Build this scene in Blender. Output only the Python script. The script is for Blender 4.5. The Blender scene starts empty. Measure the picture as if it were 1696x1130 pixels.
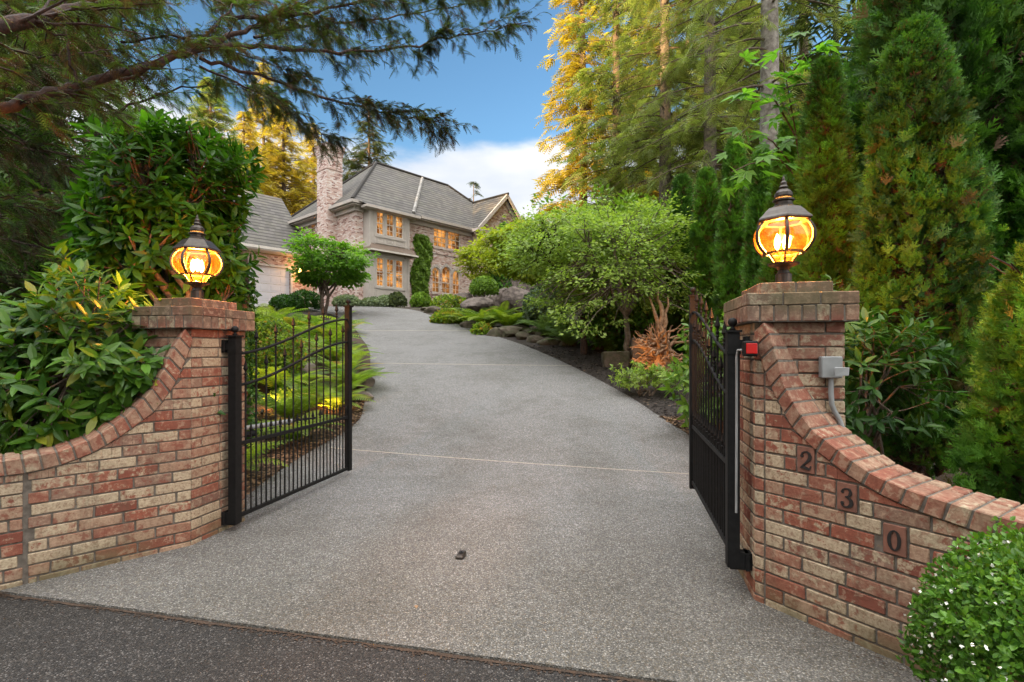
import bpy, math
import numpy as np
from mathutils import Vector
R = math.radians
PI = math.pi
rng = np.random.default_rng(11)
scene = bpy.context.scene
COL = scene.collection

# ------------------------------------------------------------------ camera, world, sun, exposure
EYE = 1.44
FPX = 848.0      # focal length in photo pixels (18 mm on a 36 mm sensor)
cd = bpy.data.cameras.new('camera')
cam = bpy.data.objects.new('camera', cd)
COL.objects.link(cam)
cam.location = (0, 0, EYE)
cam.rotation_euler = (R(90), 0, 0)
cd.lens = 18.0
cd.sensor_width = 36.0
cd.sensor_fit = 'HORIZONTAL'
cd.shift_y = 15 / 1696
cd.clip_start = 0.05
cd.clip_end = 2000
scene.camera = cam
scene.view_settings.view_transform = 'Standard'
scene.view_settings.look = 'None'
scene.view_settings.gamma = 1
scene.view_settings.exposure = 1.85
scene.cycles.max_bounces = 7
scene.cycles.diffuse_bounces = 4
scene.cycles.transparent_max_bounces = 12
scene.cycles.caustics_reflective = False
scene.cycles.caustics_refractive = False
scene.cycles.use_denoising = True

SUN_EL = R(9)
SUN_TO = Vector((0.62, 0.78, 0)).normalized()      # the way the sunlight travels over the ground
world = bpy.data.worlds.new('World')
scene.world = world
world.use_nodes = True


def nd(nt, typ, **kw):
    n = nt.nodes.new(typ)
    for k, v in kw.items():
        if k in ('blend_type', 'data_type', 'operation', 'sky_type', 'sun_disc', 'sun_elevation', 'sun_rotation', 'feature',
                 'distance', 'wave_type', 'attribute_name', 'offset', 'interpolation_type', 'noise_dimensions', 'air_density',
                 'dust_density', 'ozone_density', 'bands_direction', 'clamp', 'altitude', 'voronoi_dimensions', 'offset_frequency'):
            setattr(n, k, v)
        else:
            n.inputs[k.replace('__', ' ')].default_value = v
    return n


def lk(nt, a, b):
    nt.links.new(a, b)


def mth(nt, op, a, b=None, c=None):
    n = nt.nodes.new('ShaderNodeMath')
    n.operation = op
    for i, x in enumerate((a, b, c)):
        if x is None:
            continue
        if hasattr(x, 'node'):
            nt.links.new(x, n.inputs[i])
        else:
            n.inputs[i].default_value = x
    return n.outputs[0]


def sstep(nt, x, a, b):
    n = nt.nodes.new('ShaderNodeMapRange')
    n.interpolation_type = 'SMOOTHSTEP'
    nt.links.new(x, n.inputs[0])
    n.inputs[1].default_value = a
    n.inputs[2].default_value = b
    return n.outputs[0]


def mixc(nt, f, a, b, mode='MIX'):
    n = nt.nodes.new('ShaderNodeMix')
    n.data_type = 'RGBA'
    n.blend_type = mode
    for s, x in ((n.inputs[0], f), (n.inputs[6], a), (n.inputs[7], b)):
        if hasattr(x, 'node'):
            nt.links.new(x, s)
        elif isinstance(x, (tuple, list)):
            s.default_value = (x[0], x[1], x[2], 1)
        else:
            s.default_value = x
    return n.outputs[2]


wt = world.node_tree
wt.nodes.clear()
sky = nd(wt, 'ShaderNodeTexSky', sky_type='NISHITA', sun_disc=False, sun_elevation=SUN_EL,
         sun_rotation=math.atan2(-SUN_TO.x, -SUN_TO.y))
tc = nd(wt, 'ShaderNodeTexCoord')
sep = nd(wt, 'ShaderNodeSeparateXYZ')
lk(wt, tc.outputs['Generated'], sep.inputs[0])
mp = nd(wt, 'ShaderNodeMapping', Scale=(1.0, 1.0, 2.6), Location=(0.35, 0.2, 0.0))
lk(wt, tc.outputs['Generated'], mp.inputs[0])
nz1 = nd(wt, 'ShaderNodeTexNoise', Scale=2.6, Detail=7.0, Roughness=0.55)
lk(wt, mp.outputs[0], nz1.inputs['Vector'])
cl = mth(wt, 'SUBTRACT', nz1.outputs['Fac'], 0.5)
up = sstep(wt, sep.outputs['Z'], 0.62, 0.85)             # unseen bright cloud overhead, added to light the scene
back = sstep(wt, mth(wt, 'MULTIPLY', sep.outputs['Y'], -1.0), -0.1, 0.35)
low = mth(wt, 'SUBTRACT', 1.0, sstep(wt, sep.outputs['Z'], 0.31, 0.46))
bias = mth(wt, 'MAXIMUM', mth(wt, 'MAXIMUM', up, back), low)
m = mth(wt, 'ADD', mth(wt, 'MULTIPLY', cl, 1.5), mth(wt, 'SUBTRACT', mth(wt, 'MULTIPLY', bias, 0.75), 0.22))
mask = sstep(wt, m, 0.0, 0.34)
blue = mixc(wt, 1.0, sky.outputs[0], (0.40, 0.57, 0.71), 'MULTIPLY')
shade = nd(wt, 'ShaderNodeTexNoise', Scale=5.0, Detail=5.0)
lk(wt, mp.outputs[0], shade.inputs['Vector'])
cloudc = mixc(wt, sstep(wt, shade.outputs['Fac'], 0.3, 0.75), (1.9, 2.05, 2.3), (2.6, 2.6, 2.6))
cloudb = mixc(wt, back, cloudc, (6.4, 6.3, 6.2))  # brighter unseen cloud behind the camera, added as fill light
cloudb = mixc(wt, up, cloudb, (13.0, 12.8, 12.6))
skyc = mixc(wt, mask, blue, cloudb)
bg = nd(wt, 'ShaderNodeBackground', Strength=0.12)
lk(wt, skyc, bg.inputs[0])
wo = nd(wt, 'ShaderNodeOutputWorld')
lk(wt, bg.outputs[0], wo.inputs[0])

sd = bpy.data.lights.new('sun', 'SUN')
sd.energy = 5.0
sd.angle = R(0.5)
sd.color = (1.0, 0.66, 0.30)
sun = bpy.data.objects.new('sun', sd)
COL.objects.link(sun)
ldir = Vector((SUN_TO.x * math.cos(SUN_EL), SUN_TO.y * math.cos(SUN_EL), -math.sin(SUN_EL)))
sun.rotation_euler = ldir.to_track_quat('-Z', 'Y').to_euler()
sun.location = (-20, -20, 30)


# ------------------------------------------------------------------ geometry helpers
def P(px, py, D):
    return np.array(((px - 848) / FPX * D, D, EYE + (580 - py) / FPX * D))


def H(x, y):
    """height of the rising ground"""
    x = np.asarray(x, float)
    y = np.asarray(y, float)
    r = y - 6.3
    h = 0.09 * (r + np.sqrt(r * r + 0.6))
    q = 3.95 - h
    return 3.95 - 0.5 * (q + np.sqrt(q * q + 0.03))


def Hf(x, y):
    return float(H(x, y))


def nrm(a):
    a = np.asarray(a, float)
    return a / np.maximum(np.linalg.norm(a, axis=-1, keepdims=True), 1e-9)


def wave(Pt, s, seed=0):
    r = np.random.default_rng(seed)
    o = 0
    for i in range(5):
        k = r.normal(size=3) * s * (1 + 0.5 * i)
        o = o + np.sin(Pt @ k + r.uniform(0, 6.28)) / (1 + 0.4 * i)
    return o / 2.6


class G:
    def __init__(s):
        s.V, s.L, s.S, s.T, s.U, s.n = [], [], [], [], [], 0

    def add(s, V, F, tint=None, uv=None):
        V = np.asarray(V, float).reshape(-1, 3)
        F = np.asarray(F, int)
        if F.ndim == 1:
            F = F[None]
        s.V.append(V)
        s.L.append((F + s.n).ravel())
        s.S.append(np.full(len(F), F.shape[1]))
        if tint is None:
            tint = (0.5, 0.5, 0.5)
        t = np.asarray(tint, float)
        if t.ndim == 0:
            t = np.full(3, float(t))
        if t.ndim == 1:
            t = np.tile(t, (len(V), 1))
        s.T.append(t)
        s.U.append(np.asarray(uv, float).reshape(-1, 2) if uv is not None else np.zeros((F.size, 2)))
        s.n += len(V)
        return s

    def box(s, c, d, ax=None, tint=None):
        """c centre, d full sizes, ax 3x3 rows = axes"""
        c = np.asarray(c, float)
        q = np.array([(i, j, k) for k in (-.5, .5) for j in (-.5, .5) for i in (-.5, .5)]) * np.asarray(d, float)
        if ax is not None:
            q = q @ np.asarray(ax, float)
        return s.add(q + c, [(0, 2, 3, 1), (4, 5, 7, 6), (0, 1, 5, 4), (2, 6, 7, 3), (0, 4, 6, 2), (1, 3, 7, 5)], tint)

    def tube(s, pts, rad, n=6, tint=None, cap=True):
        pts = np.asarray(pts, float)
        m = len(pts)
        rad = np.broadcast_to(np.asarray(rad, float), (m,))
        t = np.gradient(pts, axis=0)
        t = nrm(t)
        ref = np.array((0, 0, 1.0)) if abs(t[:, 2]).mean() < 0.8 else np.array((1.0, 0.1, 0))
        a = nrm(np.cross(t, ref))
        b = np.cross(t, a)
        th = np.arange(n) / n * 2 * PI
        V = pts[:, None] + rad[:, None, None] * (a[:, None] * np.cos(th)[None, :, None] + b[:, None] * np.sin(th)[None, :, None])
        i = np.arange(m - 1)[:, None] * n
        j = np.arange(n)[None]
        k = (j + 1) % n
        F = np.stack([i + j, i + k, i + n + k, i + n + j], -1).reshape(-1, 4)
        s.add(V.reshape(-1, 3), F, tint)
        if cap:
            s.add(V[0], np.arange(n)[None], tint)
            s.add(V[-1], np.arange(n)[None, ::-1], tint)
        return s

    def lathe(s, c, prof, n=16, tint=None, rot=0.0):
        c = np.asarray(c, float)
        pr = np.asarray(prof, float)
        th = np.arange(n) / n * 2 * PI + rot
        V = np.stack([pr[:, None, 0] * np.cos(th), pr[:, None, 0] * np.sin(th), np.repeat(pr[:, 1:2], n, 1)], -1) + c
        m = len(pr)
        i = np.arange(m - 1)[:, None] * n
        j = np.arange(n)[None]
        k = (j + 1) % n
        F = np.stack([i + j, i + k, i + n + k, i + n + j], -1).reshape(-1, 4)
        return s.add(V.reshape(-1, 3), F, tint)


def wloc(o):
    v = Vector((0, 0, 0))
    while o is not None:
        v = v + o.location
        o = o.parent
    return np.array(v)


def build(name, g, mat, parent=None, smooth=False, loc=None):
    V = np.concatenate(g.V)
    if parent is not None:
        off = wloc(parent)
        ol = (0, 0, 0)
    else:
        if loc is None:
            loc = ((V[:, 0].min() + V[:, 0].max()) / 2, (V[:, 1].min() + V[:, 1].max()) / 2, V[:, 2].min())
        off = np.array(loc, float)
        ol = loc
    V = V - off
    L = np.concatenate(g.L)
    S = np.concatenate(g.S)
    me = bpy.data.meshes.new(name)
    me.vertices.add(len(V))
    me.vertices.foreach_set('co', V.astype(np.float32).ravel())
    me.loops.add(len(L))
    me.loops.foreach_set('vertex_index', L.astype(np.int32))
    me.polygons.add(len(S))
    st = np.concatenate([[0], np.cumsum(S)[:-1]])
    me.polygons.foreach_set('loop_start', st.astype(np.int32))
    me.polygons.foreach_set('loop_total', S.astype(np.int32))
    me.polygons.foreach_set('use_smooth', np.full(len(S), bool(smooth)))
    me.update(calc_edges=True)
    ca = me.color_attributes.new('tint', 'FLOAT_COLOR', 'POINT')
    T = np.concatenate(g.T)
    ca.data.foreach_set('color', np.concatenate([T, np.ones((len(T), 1))], 1).astype(np.float32).ravel())
    U = np.concatenate(g.U)
    if np.any(U):
        uv = me.uv_layers.new(name='UVMap')
        uv.data.foreach_set('uv', U.astype(np.float32).ravel())
    me.materials.append(mat)
    o = bpy.data.objects.new(name, me)
    COL.objects.link(o)
    o.location = ol
    if parent is not None:
        o.parent = parent
    return o


def tag(o, label, cat, group=None):
    o['label'] = label
    o['category'] = cat
    if group:
        o['group'] = group
    return o


def thing(name, label, cat, loc, group=None):
    o = bpy.data.objects.new(name, None)
    o.empty_display_size = 0.1
    COL.objects.link(o)
    o.location = [float(v) for v in loc]
    return tag(o, label, cat, group)


def struct(name, g, mat, kind='structure', **k):
    o = build(name, g, mat, **k)
    o['kind'] = kind
    return o


def dup(root, loc, rz=0.0, sc=1.0, label=None):
    r = root.copy()
    COL.objects.link(r)
    r.location = [float(v) for v in loc]
    r.rotation_euler = (0, 0, rz)
    r.scale = (sc, sc, sc) if not hasattr(sc, '__len__') else sc
    if label:
        r['label'] = label
    for ch in list(root.children):
        c = ch.copy()
        COL.objects.link(c)
        c.parent = r
        for gc in list(ch.children):
            d = gc.copy()
            COL.objects.link(d)
            d.parent = c
    return r


# ------------------------------------------------------------------ materials
def new_mat(name):
    m = bpy.data.materials.new(name)
    m.use_nodes = True
    nt = m.node_tree
    nt.nodes.clear()
    out = nt.nodes.new('ShaderNodeOutputMaterial')
    b = nt.nodes.new('ShaderNodeBsdfPrincipled')
    lk(nt, b.outputs[0], out.inputs[0])
    return m, nt, b, out


def bump(nt, b, h, strength=0.4, dist=0.01):
    n = nt.nodes.new('ShaderNodeBump')
    n.inputs['Strength'].default_value = strength
    n.inputs['Distance'].default_value = dist
    lk(nt, h, n.inputs['Height'])
    lk(nt, n.outputs[0], b.inputs['Normal'])
    return n


def geo_pos(nt):
    return nt.nodes.new('ShaderNodeNewGeometry').outputs['Position']


def noise(nt, vec, sc, det=3.0, rough=0.55):
    n = nd(nt, 'ShaderNodeTexNoise', Scale=sc, Detail=det, Roughness=rough)
    if vec is not None:
        lk(nt, vec, n.inputs['Vector'])
    return n.outputs['Fac']


def leaf_mat(name, c1, c2, c3=None, trans=0.35, rough=0.5, spec=0.35, var=0.5, tcol=1.5):
    """c1->c2 by the leaf's own tint; a share of leaves (tint green channel) takes c3"""
    m, nt, b, out = new_mat(name)
    at = nd(nt, 'ShaderNodeAttribute', attribute_name='tint')
    sp = nt.nodes.new('ShaderNodeSeparateColor')
    lk(nt, at.outputs['Color'], sp.inputs[0])
    base = mixc(nt, sp.outputs[0], c1, c2)
    if c3:
        base = mixc(nt, sstep(nt, sp.outputs[1], 0.86, 0.93), base, c3)
    nn = noise(nt, geo_pos(nt), 2.2, 3)
    f = nd(nt, 'ShaderNodeMapRange')
    lk(nt, nn, f.inputs[0])
    f.inputs[1].default_value = 0.3
    f.inputs[2].default_value = 0.7
    f.inputs[3].default_value = 1 - var * 0.55
    f.inputs[4].default_value = 1 + var * 0.5
    mul = nt.nodes.new('ShaderNodeVectorMath')
    mul.operation = 'SCALE'
    lk(nt, base, mul.inputs[0])
    lk(nt, f.outputs[0], mul.inputs['Scale'])
    lk(nt, mul.outputs[0], b.inputs['Base Color'])
    b.inputs['Roughness'].default_value = rough
    b.inputs['Specular IOR Level'].default_value = spec
    tr = nt.nodes.new('ShaderNodeBsdfTranslucent')
    m2 = nt.nodes.new('ShaderNodeVectorMath')
    m2.operation = 'MULTIPLY'
    lk(nt, mul.outputs[0], m2.inputs[0])
    m2.inputs[1].default_value = (tcol * 1.1, tcol * 1.15, tcol * 0.5)
    lk(nt, m2.outputs[0], tr.inputs[0])
    mx = nt.nodes.new('ShaderNodeMixShader')
    mx.inputs[0].default_value = trans
    lk(nt, b.outputs[0], mx.inputs[1])
    lk(nt, tr.outputs[0], mx.inputs[2])
    lk(nt, mx.outputs[0], out.inputs[0])
    return m


def plain_mat(name, c, rough=0.6, metal=0.0, c2=None, nscale=8.0, bumps=0.0, bdist=0.005, spec=0.5, det=4.0):
    m, nt, b, out = new_mat(name)
    pos = geo_pos(nt)
    nn = noise(nt, pos, nscale, det)
    if c2 is None:
        c2 = tuple(x * 0.75 for x in c)
    lk(nt, mixc(nt, sstep(nt, nn, 0.3, 0.7), c, c2), b.inputs['Base Color'])
    b.inputs['Roughness'].default_value = rough
    b.inputs['Metallic'].default_value = metal
    b.inputs['Specular IOR Level'].default_value = spec
    if bumps:
        bump(nt, b, nn, bumps, bdist)
    return m


def emit_mat(name, c, s):
    m, nt, b, out = new_mat(name)
    b.inputs['Base Color'].default_value = (0.8, 0.7, 0.5, 1)
    b.inputs['Emission Color'].default_value = (*c, 1)
    b.inputs['Emission Strength'].default_value = s
    return m


def brick_geo_mat():
    m, nt, b, out = new_mat('old_brick')
    at = nd(nt, 'ShaderNodeAttribute', attribute_name='tint')
    sp = nt.nodes.new('ShaderNodeSeparateColor')
    lk(nt, at.outputs['Color'], sp.inputs[0])
    pos = geo_pos(nt)
    off = nt.nodes.new('ShaderNodeVectorMath')
    off.operation = 'ADD'
    lk(nt, pos, off.inputs[0])
    cx = nt.nodes.new('ShaderNodeCombineXYZ')
    for i in range(3):
        lk(nt, mth(nt, 'MULTIPLY', sp.outputs[2], 7.0 + 3 * i), cx.inputs[i])
    lk(nt, cx.outputs[0], off.inputs[1])
    ramp = nt.nodes.new('ShaderNodeValToRGB')
    cr = ramp.color_ramp
    cols = [(0.0, (0.150, 0.050, 0.034)), (0.2, (0.235, 0.075, 0.045)), (0.42, (0.25, 0.115, 0.075)), (0.62, (0.28, 0.165, 0.110)),
            (0.85, (0.31, 0.225, 0.15)), (1.0, (0.17, 0.105, 0.08))]
    cr.elements[0].color = (*cols[0][1], 1)
    cr.elements[1].position = 1.0
    cr.elements[1].color = (*cols[-1][1], 1)
    for p_, c_ in cols[1:-1]:
        e = cr.elements.new(p_)
        e.color = (*c_, 1)
    lk(nt, sp.outputs[0], ramp.inputs[0])
    n1 = noise(nt, off.outputs[0], 26, 5, 0.6)
    n4 = noise(nt, off.outputs[0], 19, 5, 0.7)
    n2 = noise(nt, off.outputs[0], 75, 4, 0.6)
    n3 = noise(nt, pos, 2.3, 3)
    c = mixc(nt, sstep(nt, n2, 0.3, 0.75), ramp.outputs[0], (0.13, 0.05, 0.035), 'MIX')
    c = mixc(nt, 0.55, ramp.outputs[0], c)
    c = mixc(nt, mth(nt, 'MULTIPLY', sstep(nt, n4, 0.53, 0.60), 0.75), c, (0.17, 0.055, 0.036))
    c = mixc(nt, mth(nt, 'MULTIPLY', sstep(nt, n4, 0.47, 0.40), 0.6), c, (0.34, 0.24, 0.165))
    # limewash left in patches of its own on the salvaged bricks
    thr = mth(nt, 'SUBTRACT', 0.80, mth(nt, 'MULTIPLY', sp.outputs[1], 0.52))
    wm = sstep(nt, mth(nt, 'SUBTRACT', mth(nt, 'ADD', mth(nt, 'MULTIPLY', n1, 0.8), mth(nt, 'MULTIPLY', n2, 0.2)), thr), -0.02, 0.08)
    n5 = noise(nt, off.outputs[0], 40, 5, 0.75)
    wcol = mixc(nt, sstep(nt, n2, 0.35, 0.7), (0.43, 0.37, 0.26), (0.29, 0.24, 0.155))
    wcol = mixc(nt, mth(nt, 'MULTIPLY', sstep(nt, n5, 0.50, 0.62), 0.7), wcol, (0.17, 0.10, 0.065))
    c = mixc(nt, mth(nt, 'MULTIPLY', wm, 0.85), c, wcol)
    c = mixc(nt, mth(nt, 'MULTIPLY', sstep(nt, n3, 0.50, 0.72), 0.3), c, (0.10, 0.075, 0.055))
    mps = nd(nt, 'ShaderNodeMapping', Scale=(9.0, 9.0, 1.1))
    lk(nt, pos, mps.inputs[0])
    stk = noise(nt, mps.outputs[0], 1.0, 4, 0.65)
    c = mixc(nt, mth(nt, 'MULTIPLY', sstep(nt, stk, 0.52, 0.68), 0.35), c, (0.085, 0.065, 0.045))
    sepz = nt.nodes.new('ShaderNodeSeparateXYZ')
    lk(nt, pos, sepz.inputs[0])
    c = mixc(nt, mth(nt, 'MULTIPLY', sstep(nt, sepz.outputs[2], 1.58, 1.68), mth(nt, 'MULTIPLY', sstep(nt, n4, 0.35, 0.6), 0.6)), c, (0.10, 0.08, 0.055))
    # moss: on the lowest courses and the cap
    ml = mth(nt, 'SUBTRACT', 1.0, sstep(nt, sepz.outputs[2], 0.0, 0.22))
    mt = mth(nt, 'MULTIPLY', sstep(nt, sepz.outputs[2], 1.60, 1.72), 0.8)
    mm = mth(nt, 'MULTIPLY', mth(nt, 'MAXIMUM', ml, mt), sstep(nt, n3, 0.38, 0.62))
    c = mixc(nt, mth(nt, 'MULTIPLY', mm, 0.7), c, (0.085, 0.085, 0.040))
    lk(nt, c, b.inputs['Base Color'])
    b.inputs['Roughness'].default_value = 0.85
    b.inputs['Specular IOR Level'].default_value = 0.25
    bump(nt, b, mth(nt, 'ADD', n1, mth(nt, 'MULTIPLY', n2, 0.6)), 0.55, 0.006)
    return m


def house_brick_mat(name, s=1.0):
    m, nt, b, out = new_mat(name)
    uv = nt.nodes.new('ShaderNodeUVMap')
    br = nd(nt, 'ShaderNodeTexBrick', offset=0.5, offset_frequency=2, Scale=1.0)
    lk(nt, uv.outputs[0], br.inputs['Vector'])
    br.inputs['Brick Width'].default_value = 0.215
    br.inputs['Row Height'].default_value = 0.075
    br.inputs['Mortar Size'].default_value = 0.009
    br.inputs['Mortar Smooth'].default_value = 0.2
    br.inputs['Bias'].default_value = 0.0
    br.inputs['Color1'].default_value = (0, 0, 0, 1)
    br.inputs['Color2'].default_value = (1, 1, 1, 1)
    br.inputs['Mortar'].default_value = (0.5, 0.5, 0.5, 1)
    ramp = nt.nodes.new('ShaderNodeValToRGB')
    cr = ramp.color_ramp
    cr.interpolation = 'CONSTANT'
    cr.elements[0].color = (0.24, 0.10, 0.075, 1)
    cr.elements[1].position = 0.85
    cr.elements[1].color = (0.70, 0.62, 0.57, 1)
    for p_, c_ in ((0.16, (0.53, 0.35, 0.29)), (0.36, (0.60, 0.45, 0.39)), (0.54, (0.48, 0.29, 0.235)), (0.64, (0.66, 0.54, 0.48))):
        e = cr.elements.new(p_)
        e.color = (*c_, 1)
    lk(nt, br.outputs['Color'], ramp.inputs[0])
    n1 = noise(nt, geo_pos(nt), 9, 4)
    c = mixc(nt, mth(nt, 'MULTIPLY', sstep(nt, n1, 0.5, 0.7), 0.5), ramp.outputs[0], (0.56, 0.52, 0.48))
    c = mixc(nt, br.outputs['Fac'], c, (0.42, 0.36, 0.33))
    lk(nt, c, b.inputs['Base Color'])
    b.inputs['Roughness'].default_value = 0.9
    bump(nt, b, mth(nt, 'SUBTRACT', 1.0, br.outputs['Fac']), 0.6, 0.01)
    return m


def roof_mat():
    m, nt, b, out = new_mat('roof_tile')
    uv = nt.nodes.new('ShaderNodeUVMap')
    sp = nt.nodes.new('ShaderNodeSeparateXYZ')
    lk(nt, uv.outputs[0], sp.inputs[0])
    row = mth(nt, 'FRACT', mth(nt, 'DIVIDE', sp.outputs[1], 0.34))
    br = nd(nt, 'ShaderNodeTexBrick', offset=0.5, Scale=1.0)
    lk(nt, uv.outputs[0], br.inputs['Vector'])
    br.inputs['Brick Width'].default_value = 0.32
    br.inputs['Row Height'].default_value = 0.34
    br.inputs['Mortar Size'].default_value = 0.003
    br.inputs['Color1'].default_value = (0.060, 0.055, 0.050, 1)
    br.inputs['Color2'].default_value = (0.105, 0.096, 0.087, 1)
    br.inputs['Mortar'].default_value = (0.06, 0.05, 0.04, 1)
    n1 = noise(nt, geo_pos(nt), 1.3, 4)
    c = mixc(nt, mth(nt, 'MULTIPLY', sstep(nt, n1, 0.4, 0.7), 0.5), br.outputs['Color'], (0.11, 0.105, 0.075))
    # the open butt joint under each course
    gap = mth(nt, 'SUBTRACT', 1.0, sstep(nt, row, 0.22, 0.32))
    c = mixc(nt, mth(nt, 'MULTIPLY', gap, 0.95), c, (0.018, 0.015, 0.012))
    lk(nt, c, b.inputs['Base Color'])
    b.inputs['Roughness'].default_value = 0.85
    bump(nt, b, mth(nt, 'SUBTRACT', 1.0, row), 1.0, 0.05)
    return m


def aggregate_mat(name, c_lo, c_mid, c_hi, scale, tone=1.0, warm=(0.20, 0.17, 0.125)):
    m, nt, b, out = new_mat(name)
    pos = geo_pos(nt)
    vo = nd(nt, 'ShaderNodeTexVoronoi', feature='F1', Scale=scale)
    lk(nt, pos, vo.inputs['Vector'])
    sp = nt.nodes.new('ShaderNodeSeparateColor')
    lk(nt, vo.outputs['Color'], sp.inputs[0])
    ramp = nt.nodes.new('ShaderNodeValToRGB')
    cr = ramp.color_ramp
    cr.elements[0].color = (*c_lo, 1)
    cr.elements[1].color = (*c_hi, 1)
    e = cr.elements.new(0.5)
    e.color = (*c_mid, 1)
    e = cr.elements.new(0.8)
    e.color = tuple(a * 1.15 for a in c_mid) + (1,)
    lk(nt, sp.outputs[0], ramp.inputs[0])
    c = mixc(nt, mth(nt, 'MULTIPLY', sstep(nt, sp.outputs[1], 0.7, 0.8), 0.6), ramp.outputs[0], warm)
    edge = sstep(nt, vo.outputs['Distance'], 0.30, 0.62)
    c = mixc(nt, mth(nt, 'MULTIPLY', edge, 0.6), c, tuple(x * 0.45 for x in c_lo))
    n1 = noise(nt, pos, 0.9, 5, 0.6)
    n2 = noise(nt, pos, 4.0, 4, 0.6)
    st = mth(nt, 'MULTIPLY', sstep(nt, mth(nt, 'ADD', mth(nt, 'MULTIPLY', n1, 0.6), mth(nt, 'MULTIPLY', n2, 0.4)), 0.40, 0.66), 0.48)
    c = mixc(nt, st, c, mixc(nt, 1.0, c, (0.52, 0.50, 0.44), 'MULTIPLY'))
    if name == 'exposed_aggregate':      # tree shade painted in darker toward the street, and two worn wheel tracks
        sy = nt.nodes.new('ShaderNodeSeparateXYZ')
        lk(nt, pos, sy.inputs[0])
        canopy_shade = mth(nt, 'SUBTRACT', 1.0, sstep(nt, mth(nt, 'ADD', sy.outputs[1], mth(nt, 'MULTIPLY', n2, 1.6)), 2.8, 6.2))
        c = mixc(nt, mth(nt, 'MULTIPLY', canopy_shade, 0.75), c, mixc(nt, 1.0, c, (0.60, 0.56, 0.47), 'MULTIPLY'))
        off_ = mth(nt, 'SUBTRACT', sy.outputs[0], mth(nt, 'MULTIPLY', sy.outputs[1], 0.10))
        for cx_ in (-1.05, 0.55):
            tr_ = mth(nt, 'ABSOLUTE', mth(nt, 'SUBTRACT', mth(nt, 'ADD', off_, mth(nt, 'MULTIPLY', n1, 0.5)), cx_ + 0.1))
            band = mth(nt, 'SUBTRACT', 1.0, sstep(nt, tr_, 0.10, 0.38))
            fade = mth(nt, 'SUBTRACT', 1.0, sstep(nt, sy.outputs[1], 6.5, 9.0))
            c = mixc(nt, mth(nt, 'MULTIPLY', mth(nt, 'MULTIPLY', band, fade), 0.28), c, mixc(nt, 1.0, c, (0.62, 0.60, 0.56), 'MULTIPLY'))
    n6 = noise(nt, pos, 30, 3, 0.8)
    sc = nt.nodes.new('ShaderNodeVectorMath')
    sc.operation = 'SCALE'
    lk(nt, c, sc.inputs[0])
    lk(nt, mth(nt, 'ADD', 0.55, mth(nt, 'MULTIPLY', n6, 0.9)), sc.inputs['Scale'])
    c = sc.outputs[0]
    lk(nt, c, b.inputs['Base Color'])
    b.inputs['Roughness'].default_value = 0.8
    b.inputs['Specular IOR Level'].default_value = 0.3
    bump(nt, b, mth(nt, 'SUBTRACT', 1.0, vo.outputs['Distance']), 0.8, 0.006)
    return m


def ground_mat():
    m, nt, b, out = new_mat('soil_moss')
    pos = geo_pos(nt)
    n1 = noise(nt, pos, 0.7, 5)
    n2 = noise(nt, pos, 28, 5, 0.7)
    c = mixc(nt, sstep(nt, n2, 0.35, 0.7), (0.022, 0.016, 0.012), (0.06, 0.043, 0.03))
    c = mixc(nt, mth(nt, 'MULTIPLY', sstep(nt, n1, 0.5, 0.62), 0.6), c, (0.05, 0.065, 0.02))
    lk(nt, c, b.inputs['Base Color'])
    b.inputs['Roughness'].default_value = 0.95
    bump(nt, b, n2, 0.9, 0.03)
    return m


M = {}
M['brick'] = brick_geo_mat()
M['mortar'] = plain_mat('mortar', (0.13, 0.115, 0.095), 0.95, c2=(0.07, 0.06, 0.048), nscale=30, bumps=0.6)
M['hbrick'] = house_brick_mat('house_brick')
M['roof'] = roof_mat()
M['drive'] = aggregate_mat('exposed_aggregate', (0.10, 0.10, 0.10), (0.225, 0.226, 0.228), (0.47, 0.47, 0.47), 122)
M['asphalt'] = aggregate_mat('asphalt', (0.015, 0.014, 0.013), (0.036, 0.034, 0.032), (0.15, 0.14, 0.13), 125, warm=(0.06, 0.05, 0.04))
M['joint'] = plain_mat('joint_sand', (0.42, 0.37, 0.30), 0.9, nscale=20)
M['ground'] = ground_mat()
M['mulch'] = plain_mat('dark_mulch', (0.012, 0.009, 0.008), 0.95, c2=(0.05, 0.038, 0.03), nscale=45, bumps=1.0, bdist=0.03)
M['soil'] = plain_mat('planter_soil', (0.03, 0.02, 0.013), 0.95, c2=(0.07, 0.042, 0.025), nscale=60, bumps=1.0, bdist=0.02)
M['chip'] = leaf_mat('bark_chip', (0.05, 0.03, 0.02), (0.20, 0.125, 0.08), trans=0.0, rough=0.9)
M['darkchip'] = leaf_mat('mulch_chip', (0.008, 0.006, 0.005), (0.035, 0.026, 0.022), (0.12, 0.08, 0.05), trans=0.0, rough=0.9)
M['litter'] = leaf_mat('leaf_litter', (0.09, 0.05, 0.03), (0.30, 0.19, 0.11), trans=0.1, rough=0.8)
M['black'] = plain_mat('black_iron', (0.008, 0.008, 0.008), 0.6, 0.0, c2=(0.012, 0.012, 0.012), nscale=30, spec=0.15)
M['bronze'] = plain_mat('lamp_bronze', (0.035, 0.028, 0.024), 0.42, 0.5, c2=(0.055, 0.045, 0.035), nscale=40)
M['grey_pvc'] = plain_mat('grey_pvc', (0.24, 0.25, 0.25), 0.5, c2=(0.19, 0.2, 0.2))
M['digit'] = plain_mat('digit_black', (0.012, 0.011, 0.010), 0.5)
M['tile'] = plain_mat('terracotta', (0.20, 0.085, 0.055), 0.8, c2=(0.13, 0.06, 0.04), nscale=25, bumps=0.3)
M['bark'] = plain_mat('bark', (0.07, 0.048, 0.034), 0.95, c2=(0.15, 0.11, 0.08), nscale=14, bumps=1.0, bdist=0.03)
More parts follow.
